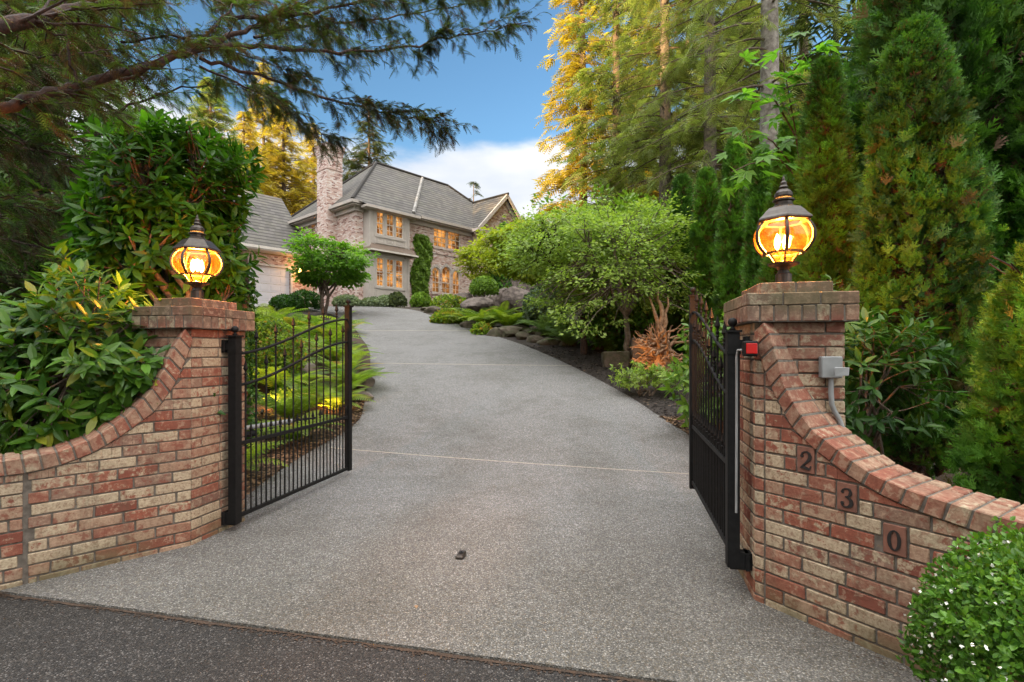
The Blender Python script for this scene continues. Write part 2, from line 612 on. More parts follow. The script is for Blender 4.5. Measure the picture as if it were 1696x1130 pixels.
M['bark_red'] = plain_mat('red_bark', (0.016, 0.009, 0.007), 0.9, c2=(0.055, 0.026, 0.017), nscale=22, bumps=1.0, bdist=0.02)
M['bark_pale'] = plain_mat('pale_bark', (0.20, 0.16, 0.125), 0.95, c2=(0.085, 0.07, 0.055), nscale=9, bumps=1.0, bdist=0.04)
M['bark_grey'] = plain_mat('grey_bark', (0.30, 0.275, 0.24), 0.95, c2=(0.14, 0.12, 0.10), nscale=7, bumps=1.0, bdist=0.05)
M['rock'] = plain_mat('rock', (0.07, 0.055, 0.047), 0.9, c2=(0.18, 0.145, 0.125), nscale=5, bumps=1.0, bdist=0.05, det=8)
M['mossrock'] = plain_mat('mossy_rock', (0.115, 0.09, 0.07), 0.95, c2=(0.05, 0.052, 0.024), nscale=6, bumps=1.0, bdist=0.03, det=7)
M['root'] = plain_mat('weathered_root', (0.42, 0.27, 0.16), 0.8, c2=(0.22, 0.12, 0.065), nscale=12, bumps=0.8, bdist=0.01)
M['trim'] = plain_mat('taupe_trim', (0.46, 0.415, 0.375), 0.6, c2=(0.41, 0.37, 0.335), nscale=3)
M['stone'] = plain_mat('cast_stone', (0.52, 0.48, 0.44), 0.8, c2=(0.44, 0.40, 0.37), nscale=6)
M['white'] = plain_mat('white_frame', (0.62, 0.58, 0.52), 0.5, c2=(0.56, 0.52, 0.46))
M['garage'] = plain_mat('garage_white', (0.62, 0.63, 0.66), 0.5, c2=(0.57, 0.58, 0.61), nscale=2)
M['skirt'] = plain_mat('brown_metal_roof', (0.16, 0.115, 0.085), 0.6, c2=(0.13, 0.095, 0.07))
M['cap'] = plain_mat('pale_ridge_cap', (0.30, 0.29, 0.27), 0.8, c2=(0.14, 0.13, 0.12), nscale=6)
M['bulb'] = emit_mat('lamp_bulb', (1.0, 0.62, 0.24), 40.0)
M['redlens'] = plain_mat('red_lens', (0.45, 0.01, 0.008), 0.2)
M['flower'] = plain_mat('white_flower', (0.8, 0.8, 0.72), 0.7)


def window_mat():
    m, nt, b, out = new_mat('lit_window')
    pos = geo_pos(nt)
    n1 = noise(nt, pos, 1.5, 2, 0.5)
    n2 = noise(nt, pos, 0.9, 2)
    b.inputs['Base Color'].default_value = (0.02, 0.015, 0.01, 1)
    b.inputs['Roughness'].default_value = 0.03
    b.inputs['Specular IOR Level'].default_value = 1.0
    n3 = noise(nt, pos, 4.5, 3, 0.6)
    wc = mixc(nt, sstep(nt, n1, 0.36, 0.62), (0.22, 0.06, 0.012), (1.0, 0.42, 0.10))
    wc = mixc(nt, mth(nt, 'MULTIPLY', sstep(nt, n3, 0.52, 0.60), 0.75), wc, (0.07, 0.03, 0.012))  # dark tree reflections painted into the pane glow
    wc = mixc(nt, sstep(nt, n3, 0.34, 0.30), wc, (1.0, 0.72, 0.36))
    lk(nt, wc, b.inputs['Emission Color'])
    lk(nt, mth(nt, 'MULTIPLY', sstep(nt, n2, 0.2, 0.65), 0.30), b.inputs['Emission Strength'])
    return m


def amber_mat():
    m, nt, b, out = new_mat('amber_glass')
    t = nt.nodes.new('ShaderNodeBsdfTransparent')
    t.inputs[0].default_value = (1.0, 0.66, 0.27, 1)
    l = nt.nodes.new('ShaderNodeBsdfTranslucent')
    l.inputs[0].default_value = (0.9, 0.36, 0.05, 1)
    g_ = nt.nodes.new('ShaderNodeBsdfGlossy')
    g_.inputs['Roughness'].default_value = 0.08
    a = nt.nodes.new('ShaderNodeMixShader')
    nn = noise(nt, geo_pos(nt), 30, 3)
    lk(nt, mth(nt, 'ADD', mth(nt, 'MULTIPLY', nn, 0.022), 0.0), a.inputs[0])
    lk(nt, t.outputs[0], a.inputs[1])
    lk(nt, l.outputs[0], a.inputs[2])
    c = nt.nodes.new('ShaderNodeMixShader')
    c.inputs[0].default_value = 0.05
    lk(nt, a.outputs[0], c.inputs[1])
    lk(nt, g_.outputs[0], c.inputs[2])
    lk(nt, c.outputs[0], out.inputs[0])
    return m


M['window'] = window_mat()
M['amber'] = amber_mat()

# foliage
M['l_laurel'] = leaf_mat('laurel_leaf', (0.018, 0.062, 0.008), (0.085, 0.19, 0.018), (0.17, 0.19, 0.02), trans=0.32, rough=0.36, spec=0.3)
M['l_tall'] = leaf_mat('tall_laurel_leaf', (0.015, 0.052, 0.007), (0.075, 0.21, 0.016), trans=0.42, rough=0.36, spec=0.28)
M['l_rhodo'] = leaf_mat('rhododendron_leaf', (0.07, 0.16, 0.02), (0.15, 0.28, 0.04), trans=0.3, rough=0.4)
M['l_under'] = leaf_mat('understory_leaf', (0.018, 0.060, 0.010), (0.05, 0.13, 0.018), trans=0.3, rough=0.4, spec=0.25)
M['l_arb'] = leaf_mat('arborvitae', (0.032, 0.100, 0.014), (0.13, 0.30, 0.032), (0.11, 0.10, 0.025), trans=0.25, rough=0.6, var=0.9)
M['l_arbd'] = leaf_mat('arborvitae_dark', (0.022, 0.072, 0.012), (0.085, 0.21, 0.026), (0.09, 0.075, 0.025), trans=0.25, rough=0.6, var=0.9)
M['l_cedar'] = leaf_mat('cedar_spray', (0.022, 0.034, 0.012), (0.060, 0.090, 0.024), (0.075, 0.045, 0.026), trans=0.25, rough=0.7, var=0.8)
M['l_cedarg'] = leaf_mat('cedar_green', (0.040, 0.090, 0.018), (0.11, 0.21, 0.035), (0.09, 0.06, 0.03), trans=0.3, rough=0.65, var=0.8)
M['l_cedarb'] = leaf_mat('cedar_brown', (0.055, 0.062, 0.024), (0.085, 0.15, 0.030), (0.085, 0.052, 0.03), trans=0.3, rough=0.7, var=0.8)
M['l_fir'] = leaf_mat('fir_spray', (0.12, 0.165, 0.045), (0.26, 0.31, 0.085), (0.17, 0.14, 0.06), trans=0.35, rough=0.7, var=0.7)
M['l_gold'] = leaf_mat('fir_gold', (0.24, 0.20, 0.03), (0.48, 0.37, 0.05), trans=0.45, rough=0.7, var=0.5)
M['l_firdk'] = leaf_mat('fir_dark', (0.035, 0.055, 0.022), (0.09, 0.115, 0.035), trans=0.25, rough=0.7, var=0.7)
M['l_yel'] = leaf_mat('maple_yellow', (0.14, 0.21, 0.02), (0.34, 0.36, 0.035), trans=0.45, rough=0.55)
M['l_grn'] = leaf_mat('maple_green', (0.12, 0.21, 0.04), (0.30, 0.40, 0.08), trans=0.4, rough=0.5)
M['l_jap'] = leaf_mat('courtyard_maple', (0.06, 0.17, 0.015), (0.17, 0.32, 0.03), trans=0.45, rough=0.5)
M['l_fern'] = leaf_mat('fern', (0.06, 0.13, 0.015), (0.24, 0.33, 0.03), (0.34, 0.22, 0.04), trans=0.4, rough=0.55)
M['l_fernd'] = leaf_mat('fern_dark', (0.08, 0.14, 0.05), (0.17, 0.27, 0.09), trans=0.3, rough=0.5)
M['l_box'] = leaf_mat('boxwood', (0.035, 0.10, 0.012), (0.10, 0.22, 0.025), trans=0.3, rough=0.4)
M['l_ivy'] = leaf_mat('ivy', (0.08, 0.16, 0.018), (0.19, 0.31, 0.035), trans=0.3, rough=0.5)
M['l_blue'] = leaf_mat('blue_pine', (0.11, 0.16, 0.10), (0.18, 0.25, 0.15), trans=0.2, rough=0.6)
M['l_grey'] = leaf_mat('lavender', (0.12, 0.17, 0.09), (0.22, 0.27, 0.14), trans=0.2, rough=0.7)
M['l_vine'] = leaf_mat('vine_maple', (0.055, 0.15, 0.018), (0.12, 0.27, 0.03), trans=0.5, rough=0.5, tcol=1.7)

# ------------------------------------------------------------------ brick work
BRW, CH = 0.205, 0.0745


def brick_tint(n=1):
    return np.stack([rng.random(n) ** .9, rng.random(n) ** 1.05, rng.random(n)], 1)


_c = np.array([(i, j, k) for k in (0, 1) for j in (0, 1) for i in (0, 1)], float)
_ci = {tuple(int(q) for q in c): n for n, c in enumerate(_c)}
_pts, _fc = [], []          # chamfered box: three points per corner, one for each face meeting there
_idx = {}
for c in _c:
    for ax in range(3):
        _idx[(tuple(int(q) for q in c), ax)] = len(_pts)
        _pts.append((c, ax))
for ax in range(3):
    o1, o2 = [a for a in range(3) if a != ax]
    for sd_ in (0, 1):
        quad = []
        for a, b_ in ((0, 0), (1, 0), (1, 1), (0, 1)):
            k = [0, 0, 0]
            k[ax] = sd_
            k[o1] = a
            k[o2] = b_
            quad.append(_idx[(tuple(k), ax)])
        flip = (sd_ == 0) ^ (ax == 1)
        _fc.append(quad[::-1] if flip else quad)
for ax in range(3):       # edges running along ax
    o1, o2 = [a for a in range(3) if a != ax]
    for a in (0, 1):
        for b_ in (0, 1):
            k0 = [0, 0, 0]
            k0[o1] = a
            k0[o2] = b_
            k1 = list(k0)
            k1[ax] = 1
            q = [_idx[(tuple(k0), o1)], _idx[(tuple(k1), o1)], _idx[(tuple(k1), o2)], _idx[(tuple(k0), o2)]]
            _fc.append(q)
_tri = [[_idx[(tuple(int(q) for q in c), a)] for a in range(3)] for c in _c]


def hexbrick(g, corners, bev=0.004, jit=0.0012, tint=None):
    """corners (8,3) ordered i fastest: i length, j depth, k height"""
    C8 = np.asarray(corners, float) + rng.normal(size=(8, 3)) * jit
    lens = [max(np.linalg.norm(C8[1] - C8[0]), .01), max(np.linalg.norm(C8[2] - C8[0]), .01), max(np.linalg.norm(C8[4] - C8[0]), .01)]
    b3 = [min(bev / L_, 0.3) for L_ in lens]
    V = []
    for c, ax in _pts:
        q = c.copy()
        for a in range(3):
            if a != ax:
                q[a] = b3[a] if c[a] == 0 else 1 - b3[a]
        x, y, z = q
        w = np.array([(1 - x if not int(i) else x) * (1 - y if not int(j) else y) * (1 - z if not int(k) else z) for i, j, k in _c])
        V.append(w @ C8)
    if tint is None:
        tint = brick_tint()[0]
    V = np.array(V)
    g.add(V, _fc, tint)
    g.add(V, _tri, tint)


def fbox(o, u, n, t0, t1, d0, d1, z0, z1):
    """8 corners: t along u, d along n, z up"""
    o = np.asarray(o, float)
    U = np.array((u[0], u[1], 0.0))
    N = np.array((n[0], n[1], 0.0))
    return np.array([(o[0], o[1], 0.0) + U * t + N * d + np.array((0, 0, z)) for z in (z0, z1) for d in (d0, d1) for t in (t0, t1)])


DV = np.array((0.205, 0.979))      # drive axis through the gate
AX = np.array((0.979, -0.205))     # across it


def make_pier(corner, sx, W, label):
    """corner = the pier's street-side inner corner; sx sign of the way it extends across, sy along"""
    Dp = 0.55
    cx = np.asarray(corner, float)
    u = AX * sx
    v = DV
    ctr = cx + u * W / 2 + v * Dp / 2
    t = thing('gate_pier', label, 'brick pier', (ctr[0], ctr[1], 0), 'brick gate piers')
    g = G()
    # core
    gm = G()
    e = 0.007
    gm.add(fbox(cx, u, v, e, W - e, e, Dp - e, -0.05, 1.60), [(0, 2, 3, 1), (4, 5, 7, 6), (0, 1, 5, 4), (2, 6, 7, 3), (0, 4, 6, 2), (1, 3, 7, 5)])
    z = -0.0325
    k = 0
    J = 0.005
    D2 = 0.095
    while z < 1.59:
        z0, z1 = z + J, min(z + CH - J, 1.598)
        rows = [(0, W, 'u', 0), (0, W, 'u', 1), (D2 + .005, Dp - D2 - .005, 'v', 0), (D2 + .005, Dp - D2 - .005, 'v', 1)]
        if k % 2:
            rows = [(D2 + .005, W - D2 - .005, 'u', 0), (D2 + .005, W - D2 - .005, 'u', 1), (0, Dp, 'v', 0), (0, Dp, 'v', 1)]
        for a, b_, ax, side in rows:
            n = max(1, round((b_ - a) / 0.22))
            cuts = np.linspace(a, b_, n + 1)
            if n > 1:
                cuts[1:-1] += rng.uniform(-.02, .02, n - 1)
            for i in range(n):
                a0 = cuts[i] + (J if i else 0)
                a1 = cuts[i + 1] - (J if i < n - 1 else 0)
                if ax == 'u':
                    d0, d1 = (0, D2) if side == 0 else (Dp - D2, Dp)
                    hexbrick(g, fbox(cx, u, v, a0, a1, d0, d1, z0, z1))
                else:
                    d0, d1 = (0, D2) if side == 0 else (W - D2, W)
                    hexbrick(g, fbox(cx, u, v, d0, d1, a0, a1, z0, z1))
        z += CH
        k += 1
    build('shaft', g, M['brick'], t)
    build('mortar_core', gm, M['mortar'], t)
    # cap: header course, stretcher course, plinth
    g = G()
    gm = G()
    for z0, z1, o_, bl in ((1.602, 1.690, 0.052, 0.076), (1.694, 1.762, 0.052, 0.205), (1.766, 1.832, -0.043, 0.19)):
        a0, a1, b0, b1 = -o_, W + o_, -o_, Dp + o_
        gm.add(fbox(cx, u, v, a0 + .005, a1 - .005, b0 + .005, b1 - .005, z0 - .003, z1 - .003),
               [(0, 2, 3, 1), (4, 5, 7, 6), (0, 1, 5, 4), (2, 6, 7, 3), (0, 4, 6, 2), (1, 3, 7, 5)])
        dd = 0.1
        for ax, lo, hi_, o0 in (('u', a0, a1, b0), ('u', a0, a1, b1 - dd), ('v', b0 + dd + .008, b1 - dd - .008, a0), ('v', b0 + dd + .008, b1 - dd - .008, a1 - dd)):
            n = max(1, round((hi_ - lo) / bl))
            cuts = np.linspace(lo, hi_, n + 1)
            for i in range(n):
                c0, c1 = cuts[i] + (.004 if i else 0), cuts[i + 1] - (.004 if i < n - 1 else 0)
                tn = np.array((rng.choice((0.05, 0.35, 0.62, 0.97, 0.99)), rng.random() * 0.7, rng.random()))
                if ax == 'u':
                    hexbrick(g, fbox(cx, u, v, c0, c1, o0, o0 + dd, z0, z1), tint=tn)
                else:
                    hexbrick(g, fbox(cx, u, v, o0, o0 + dd, c0, c1, z0, z1), tint=tn)
    build('cap', g, M['brick'], t)
    build('cap_mortar', gm, M['mortar'], t)
    return ctr


RC = np.array((1.39, 2.94))
LC = np.array((-2.35, 3.757))
pierR = make_pier(RC, 1, .47, 'right brick gate pier with red photo eye and grey electrical box beside it')
pierL = make_pier(LC, -1, .425, 'left brick gate pier, partly hidden by laurel leaves, no box on it')

RBOT = [(0.0, 1.545), (0.008, 1.526), (0.051, 1.372), (0.104, 1.235), (0.178, 1.094), (0.227, 1.018), (0.333, 0.928), (0.471, 0.836), (0.551, 0.797), (0.62, 0.766),
        (0.702, 0.741), (0.771, 0.722), (1.03, 0.680), (1.6, 0.655), (2.6, 0.65)]
RTOP = [(0.06, 1.60), (0.097, 1.534), (0.141, 1.397), (0.178, 1.252), (0.246, 1.134), (0.325, 1.028), (0.446, 0.946), (0.564, 0.868), (0.637, 0.840), (0.714, 0.818),
        (0.796, 0.800), (1.074, 0.768), (1.6, 0.748), (2.6, 0.745)]
LTOP = [(0.04, 1.60), (0.075, 1.535), (0.13, 1.423), (0.179, 1.287), (0.234, 1.175), (0.293, 1.097), (0.351, 1.029), (0.482, 0.916), (0.61, 0.84),
        (0.761, 0.796), (0.914, 0.780), (1.3, 0.772), (2.2, 0.772)]
LBOT = [(-0.008, 1.524), (0.018, 1.44), (0.067, 1.287), (0.124, 1.159), (0.22, 1.018), (0.351, 0.908), (0.401, 0.872), (0.532, 0.783), (0.657, 0.732),
        (0.747, 0.706), (0.874, 0.688), (1.3, 0.682), (2.2, 0.682)]


def resample(pl, n):
    pl = np.asarray(pl, float)
    s = np.concatenate([[0], np.cumsum(np.linalg.norm(np.diff(pl, axis=0), axis=1))])
    q = np.linspace(0, s[-1], n)
    out = np.stack([np.interp(q, s, pl[:, 0]), np.interp(q, s, pl[:, 1])], 1)
    for _ in range(4):
        out[1:-1] = (out[:-2] + 2 * out[1:-1] + out[2:]) / 4
    return out, s[-1]


def wing_wall(o, u, n, top, bot, tmax, t_start, tiles, label, thick=0.30, groove=None):
    """o start, u along the wall, n outward (toward the street)"""
    b_ = np.array(bot)
    cz = lambda t: float(np.interp(t, b_[:, 0], b_[:, 1]))
    mid = o + u * tmax / 2
    t = thing('wing_wall', label, 'brick wall', (mid[0], mid[1], 0), 'curved brick wing walls')
    g = G()
    gm = G()
    z = -0.0325
    k = 0
    J = 0.005
    while z < 1.5:
        z0, z1 = z + J, z + CH - J
        tt = t_start - (0.105 if k % 2 else 0) - 0.0
        segs = []
        while tt < tmax:
            L_ = BRW + 0.01 + float(np.clip(rng.normal() * .012, -.03, .03))
            a, e = tt + J, tt + L_ - J
            tt += L_
            a = max(a, t_start + J)
            if e - a > 0.02:
                segs.append((a, e))
        if t_start > 0.03:
            segs.append((0.003, t_start - J))
        if groove:
            ns = []
            for a, e in segs:
                if a < groove < e:
                    ns += [(a, groove - .012), (groove + .012, e)]
                else:
                    ns.append((a, e))
            segs = ns
        for (ta, tb, zk0, zk1) in tiles:
            if z0 < zk1 - .01 and z1 > zk0 + .01:
                ns = []
                for a, e in segs:
                    if e < ta - .008 or a > tb + .008:
                        ns.append((a, e))
                    else:
                        if a < ta - .03:
                            ns.append((a, ta - .008))
                        if e > tb + .03:
                            ns.append((tb + .008, e))
                segs = ns
        for a, e in segs:
            if e - a < .02:
                continue
            # cut under the coping
            n_ = 1
            if min(cz(a), cz(e), cz((a + e) / 2)) - .006 < z1:
                n_ = 4
            cuts = np.linspace(a, e, n_ + 1)
            tn = brick_tint()[0]
            for i in range(n_):
                c0, c1 = cuts[i], cuts[i + 1]
                za, zb = min(z1, cz(c0) - .008), min(z1, cz(c1) - .008)
                if za - z0 < .008 and zb - z0 < .008:
                    continue
                za, zb = max(za, z0 + .003), max(zb, z0 + .003)
                c8 = fbox(o, u, n, c0, c1, 0.0, -0.09, z0, z1)
                c8[[4, 6], 2] = za
                c8[[5, 7], 2] = zb
                if n_ == 1:
                    hexbrick(g, c8, tint=tn)
                else:
                    hexbrick(g, c8, bev=.002, jit=.0003, tint=tn)
        z += CH
        k += 1
    build('brickwork', g, M['brick'], t)
    # core body under the coping
    ts = np.unique(np.concatenate([np.linspace(0, tmax, 60), b_[:, 0][b_[:, 0] < tmax]]))
    ts = ts[ts >= 0]
    for i in range(len(ts) - 1):
        c8 = fbox(o, u, n, ts[i], ts[i + 1], -0.007, -thick + .01, -0.05, 1)
        c8[[4, 6], 2] = cz(ts[i]) + .004
        c8[[5, 7], 2] = cz(ts[i + 1]) + .004
        gm.add(c8, [(0, 1, 5, 4), (2, 6, 7, 3), (4, 5, 7, 6)])
    gm.add(fbox(o, u, n, tmax - .01, tmax, -.007, -thick + .01, -.05, cz(tmax)), [(1, 3, 7, 5)])
    build('mortar_core', gm, M['mortar'], t)
    # coping: header bricks turning round the curve
    tp, Lt = resample([p for p in top if p[0] < tmax + .1], 240)
    bt, Lb = resample([p for p in bot if p[0] < tmax + .1], 240)
    nb = int(Lt / 0.078)
    g = G()
    gm = G()
    U = np.array((u[0], u[1], 0.0))
    N = np.array((n[0], n[1], 0.0))
    O = np.array((o[0], o[1], 0.0))
    sidx = np.linspace(0, 239, nb + 1)
    pt = lambda arr, q: np.array((np.interp(q, np.arange(240), arr[:, 0]), np.interp(q, np.arange(240), arr[:, 1])))
    w3 = lambda q, d: O + U * q[0] + N * d + np.array((0, 0, q[1]))
    for i in range(nb):
        q0, q1 = sidx[i], sidx[i + 1]
        gq = 0.06 * (q1 - q0)
        a0, a1, b0, b1 = pt(bt, q0 + gq), pt(bt, q1 - gq), pt(tp, q0 + gq), pt(tp, q1 - gq)
        tn0 = brick_tint()[0]
        for d0, d1 in ((0.012, -0.196), (-0.206, -thick - .012)):
            tn = brick_tint()[0] * np.array((0.5, 0.55, 1)) + np.array((0.32, .15, 0))
            if d0 > 0:
                tn = tn0 * np.array((0.55, 0.5, 1)) + np.array((0.22, .1, 0))
            c8 = [w3(a0, d0), w3(a1, d0), w3(a0, d1), w3(a1, d1), w3(b0, d0), w3(b1, d0), w3(b0, d1), w3(b1, d1)]
            hexbrick(g, c8, bev=.005, jit=.0012, tint=tn)
    for i in range(0, 239, 3):
        j = min(i + 3, 239)
        e = 0.006
        c8 = [w3(bt[i], e), w3(bt[j], e), w3(bt[i], -thick - e), w3(bt[j], -thick - e),
              w3(tp[i] - (0, .007), e), w3(tp[j] - (0, .007), e), w3(tp[i] - (0, .007), -thick - e), w3(tp[j] - (0, .007), -thick - e)]
        gm.add(c8, [(0, 1, 5, 4), (4, 5, 7, 6), (2, 6, 7, 3), (0, 2, 3, 1)])
    cp = build('coping', g, M['brick'], t)
    build('coping_mortar', gm, M['mortar'], cp)
    return t


uR = nrm(np.array((.55, -.835)))
nR = np.array((-uR[1], uR[0])) * -1.0          # toward the street / drive
if nR @ (np.array((0, 0)) - RC) < 0:
    nR = -nR
uL = nrm(np.array((-.7084, -.7059)))
nL = np.array((-uL[1], uL[0]))
if nL @ (np.array((0, 0)) - LC) < 0:
    nL = -nL
TILES = [(0.243, 0.335, 0.7875, 0.9365 - .006), (0.440, 0.532, 0.6385, 0.7875 - .006), (0.640, 0.735, 0.4895, 0.6385 - .006)]
wr = wing_wall(RC, uR, nR, RTOP, RBOT, 2.5, 0.062, TILES, 'curved brick wing wall bearing the house number 230')
wl = wing_wall(LC, uL, nL, LTOP, LBOT, 2.1, 0.0, [], 'curved brick wing wall holding back the laurel bed, no number', groove=0.885)


# numerals -------------------------------------------------------------
def ribbon(pts, wid, n=28):
    pts = np.asarray(pts, float)
    # catmull-rom through the points
    P_ = np.vstack([2 * pts[0] - pts[1], pts, 2 * pts[-1] - pts[-2]])
    W_ = np.asarray(wid, float)
    out, ow = [], []
    for i in range(len(pts) - 1):
        p0, p1, p2, p3 = P_[i:i + 4]
        for s in np.linspace(0, 1, 8, endpoint=(i == len(pts) - 2)):
            out.append(0.5 * ((2 * p1) + (-p0 + p2) * s + (2 * p0 - 5 * p1 + 4 * p2 - p3) * s * s + (-p0 + 3 * p1 - 3 * p2 + p3) * s ** 3))
            ow.append(W_[i] * (1 - s) + W_[i + 1] * s)
    out = np.array(out)
    ow = np.array(ow)
    t = nrm(np.gradient(out, axis=0))
    nn = np.stack([-t[:, 1], t[:, 0]], 1)
    return out + nn * ow[:, None] / 2, out - nn * ow[:, None] / 2


def disc(c, r):
    a = np.linspace(PI, 0, 12)
    x = np.cos(a) * r
    y = np.sin(a) * r
    return np.stack([c[0] + x, c[1] + y], 1), np.stack([c[0] + x, c[1] - y], 1)


def numeral(ch):
    """outline strips in a 1 high box, x centred"""
    if ch == '2':
        return [ribbon([(-.24, .72), (-.16, .90), (.0, .985), (.17, .93), (.25, .76), (.20, .58), (.02, .36), (-.16, .18), (-.27, .05)],
                       [.05, .07, .06, .12, .17, .16, .09, .06, .04]),
                disc((-.19, .73), .085),
                ribbon([(-.28, .07), (-.05, .10), (.12, .05), (.23, .06), (.29, .24)], [.05, .17, .15, .10, .03])]
    if ch == '3':
        return [ribbon([(-.22, .80), (-.14, .93), (.02, .985), (.16, .92), (.20, .77), (.12, .60), (-.06, .54)], [.05, .06, .05, .12, .15, .11, .04]),
                ribbon([(-.06, .54), (.12, .49), (.23, .36), (.23, .20), (.12, .06), (-.06, .015), (-.20, .08), (-.24, .20)],
                       [.04, .10, .17, .18, .13, .06, .06, .06]),
                disc((-.185, .79), .075), disc((-.195, .20), .085)]
    a = np.linspace(0, 2 * PI, 40)
    return [(np.stack([.29 * np.cos(a), .5 + .5 * np.sin(a)], 1), np.stack([.14 * np.cos(a), .5 + .44 * np.sin(a)], 1))]


UU = np.array((uR[0], uR[1], 0.0))
NN = np.array((nR[0], nR[1], 0.0))
for (ta, tb, z0, z1), ch, word in zip(TILES, '230', ('two', 'three', 'zero')):
    g = G()
    hexbrick(g, fbox(RC, uR, nR, ta + .002, tb - .002, 0.004, -.05, z0 + .005, z1 - .001), bev=.003, jit=.0004)
    tl = build('number_tile', g, M['tile'], wr)
    tl['label'] = 'terracotta tile with a black numeral ' + ch
    g = G()
    h = (z1 - z0) * 0.66
    cz0 = (z0 + z1) / 2 - h / 2
    tm = (ta + tb) / 2
    for A, B in numeral(ch):
        def to3(q, d):
            return np.array((RC[0], RC[1], 0)) + UU * (tm + q[:, 0:1] * h) + NN * d + np.array((0, 0, 1.0)) * (cz0 + q[:, 1:2] * h)
        m_ = len(A)
        V = np.concatenate([to3(A, .009), to3(B, .009), to3(A, .003), to3(B, .003)])
        i = np.arange(m_ - 1)
        F = np.concatenate([np.stack([i, i + 1, m_ + i + 1, m_ + i], 1), np.stack([i, 2 * m_ + i, 2 * m_ + i + 1, i + 1], 1),
                            np.stack([m_ + i, m_ + i + 1, 3 * m_ + i + 1, 3 * m_ + i], 1)])
        g.add(V, F)
    dg = build('numeral', g, M['digit'], tl)
    dg['label'] = 'black serif numeral ' + ch


# ------------------------------------------------------------------ gates
def iron_gate(hinge, L, side, label, zb=.115, zm=.69, pb=.07):
    """hinge point on plan; the leaf runs along DV; side = +1 right gate, -1 left"""
    hx = np.array((hinge[0], hinge[1]))
    ax = AX
    t = thing('driveway_gate', label, 'gate', (hx[0], hx[1], 0.08), 'open wrought iron gate leaves')
    A3 = np.array([[DV[0], DV[1], 0], [ax[0], ax[1], 0], [0, 0, 1.0]])
    p3 = lambda s, z, d=0.0: np.array((hx[0] + DV[0] * s + ax[0] * d, hx[1] + DV[1] * s + ax[1] * d, z))
    for s, z0, z1, w, nm in ((0.0, pb, 1.545, 0.068, 'hinge_post'), (L, pb + .02, 1.925, 0.06, 'latch_post')):
        g = G()
        g.box(p3(s, (z0 + z1) / 2), (w, w, z1 - z0), A3)
        g.box(p3(s, z1 + .006), (w + .022, w + .022, .012), A3)
        if nm == 'hinge_post':
            g.box(p3(s, z1 - .12), (w + .008, w + .008, .02), A3)
        po = build(nm, g, M['black'], t)
        g = G()
        a = np.linspace(-PI / 2, PI / 2, 9)
        prof = [(0.012, 0.0), (0.022, 0.006), (0.010, 0.016), (0.012, 0.022)] + [(0.027 * math.cos(q), 0.048 + 0.027 * math.sin(q)) for q in a[1:]]
        g.lathe(p3(s, z1 + .012), prof, 12)
        build('ball_finial', g, M['black'], po, smooth=True)
    # hinge brackets to the pier
    for z in (1.47, pb + .04):
        g = G()
        g.box(p3(0.0, z, side * 0.045), (0.06, 0.13, 0.06 if z > 1 else 0.10), A3)
        g.box(p3(0.0, z, side * 0.075), (0.09, 0.02, 0.10), A3)
        build('hinge_bracket', g, M['black'], t)
    ss = np.linspace(0, 1, 26)

    def topz(q):
        return 1.41 + 0.372 * (0.5 - 0.5 * np.cos(PI * (0.08 + 0.86 * q)) - 0.016) / 0.975

    def secz(q):
        return topz(q) - 0.252
    for fn in (topz, secz):
        g = G()
        pts = np.array([p3(0.03 + (L - .06) * q, float(fn(q))) for q in ss])
        for i in range(len(pts) - 1):
            pass
        g.tube(pts, 0.0125, 6)
        build('curved_rail', g, M['black'], t, smooth=True)
    for z in (zm, zb):
        g = G()
        g.box(p3(L / 2, z), (L - .06, .028, .028), A3)
        build('straight_rail', g, M['black'], t)

    def spear(g, base, k=1.0):
        g.lathe(base, [(0.0085, -.012 * k), (0.013, -.008 * k), (0.013, 0), (.007, .004 * k), (.009, .016 * k), (.0165 * k, .030 * k), (.010 * k, .055 * k), (.002, .088 * k)], 6)
    n = 13
    for i in range(2 * n + 1):
        s = 0.055 + (L - 0.11) * i / (2 * n)
        g = G()
        if i % 2 == 1:
            q = (s - .03) / (L - .06)
            j = (i - 1) // 2
            if j % 2 == 1:
                zt = float(topz(q)) + 0.075
            else:
                zt = float(secz(q)) + 0.085
            g.tube([p3(s, zb), p3(s, zt)], 0.0078, 6)
            spear(g, p3(s, zt), 1.25)
            g.lathe(p3(s, zt - .03), [(.008, -.008), (.013, 0), (.008, .008)], 6)
        else:
            g.tube([p3(s, zb), p3(s, zm + .07)], 0.0062, 6)
            spear(g, p3(s, zm + .07), 0.95)
        build('picket', g, M['black'], t)
    return t


gL = iron_gate((-2.195, 4.057), 1.734, -1, 'left leaf of the black iron driveway gate, swung open in front of ferns')
gR = iron_gate((1.305, 3.03), 1.66, 1, 'right leaf of the black iron driveway gate, seen nearly edge on', zb=.245, zm=.75, pb=.165)


t = thing('gate_operator', 'grey and black gate opener arm behind the left gate leaf', 'gate opener', (-2.42, 4.55, .6))
g = G()
g.tube([(-2.50, 4.42, .735), (-2.30, 4.72, .745), (-2.13, 4.97, .752)], .022, 12)
g.tube([(-2.52, 4.39, .735), (-2.49, 4.435, .735)], .036, 12)
build('arm_tube', g, M['grey_pvc'], t, smooth=True)
g = G()
g.tube([(-2.50, 4.42, .675), (-2.34, 4.66, .685)], .028, 10)
g.box((-2.50, 4.40, .70), (.09, .08, .17))
build('motor', g, M['black'], t)
g = G()
g.tube([(-2.13, 4.97, .752), (-1.985, 5.165, .757)], .011, 8)
build('push_rod', g, M['black'], t)
g = G()
g.tube([(-2.48, 4.43, .66), (-2.47, 4.45, .5), (-2.50, 4.42, .0)], .008, 6)
build('cable', g, M['black'], t)

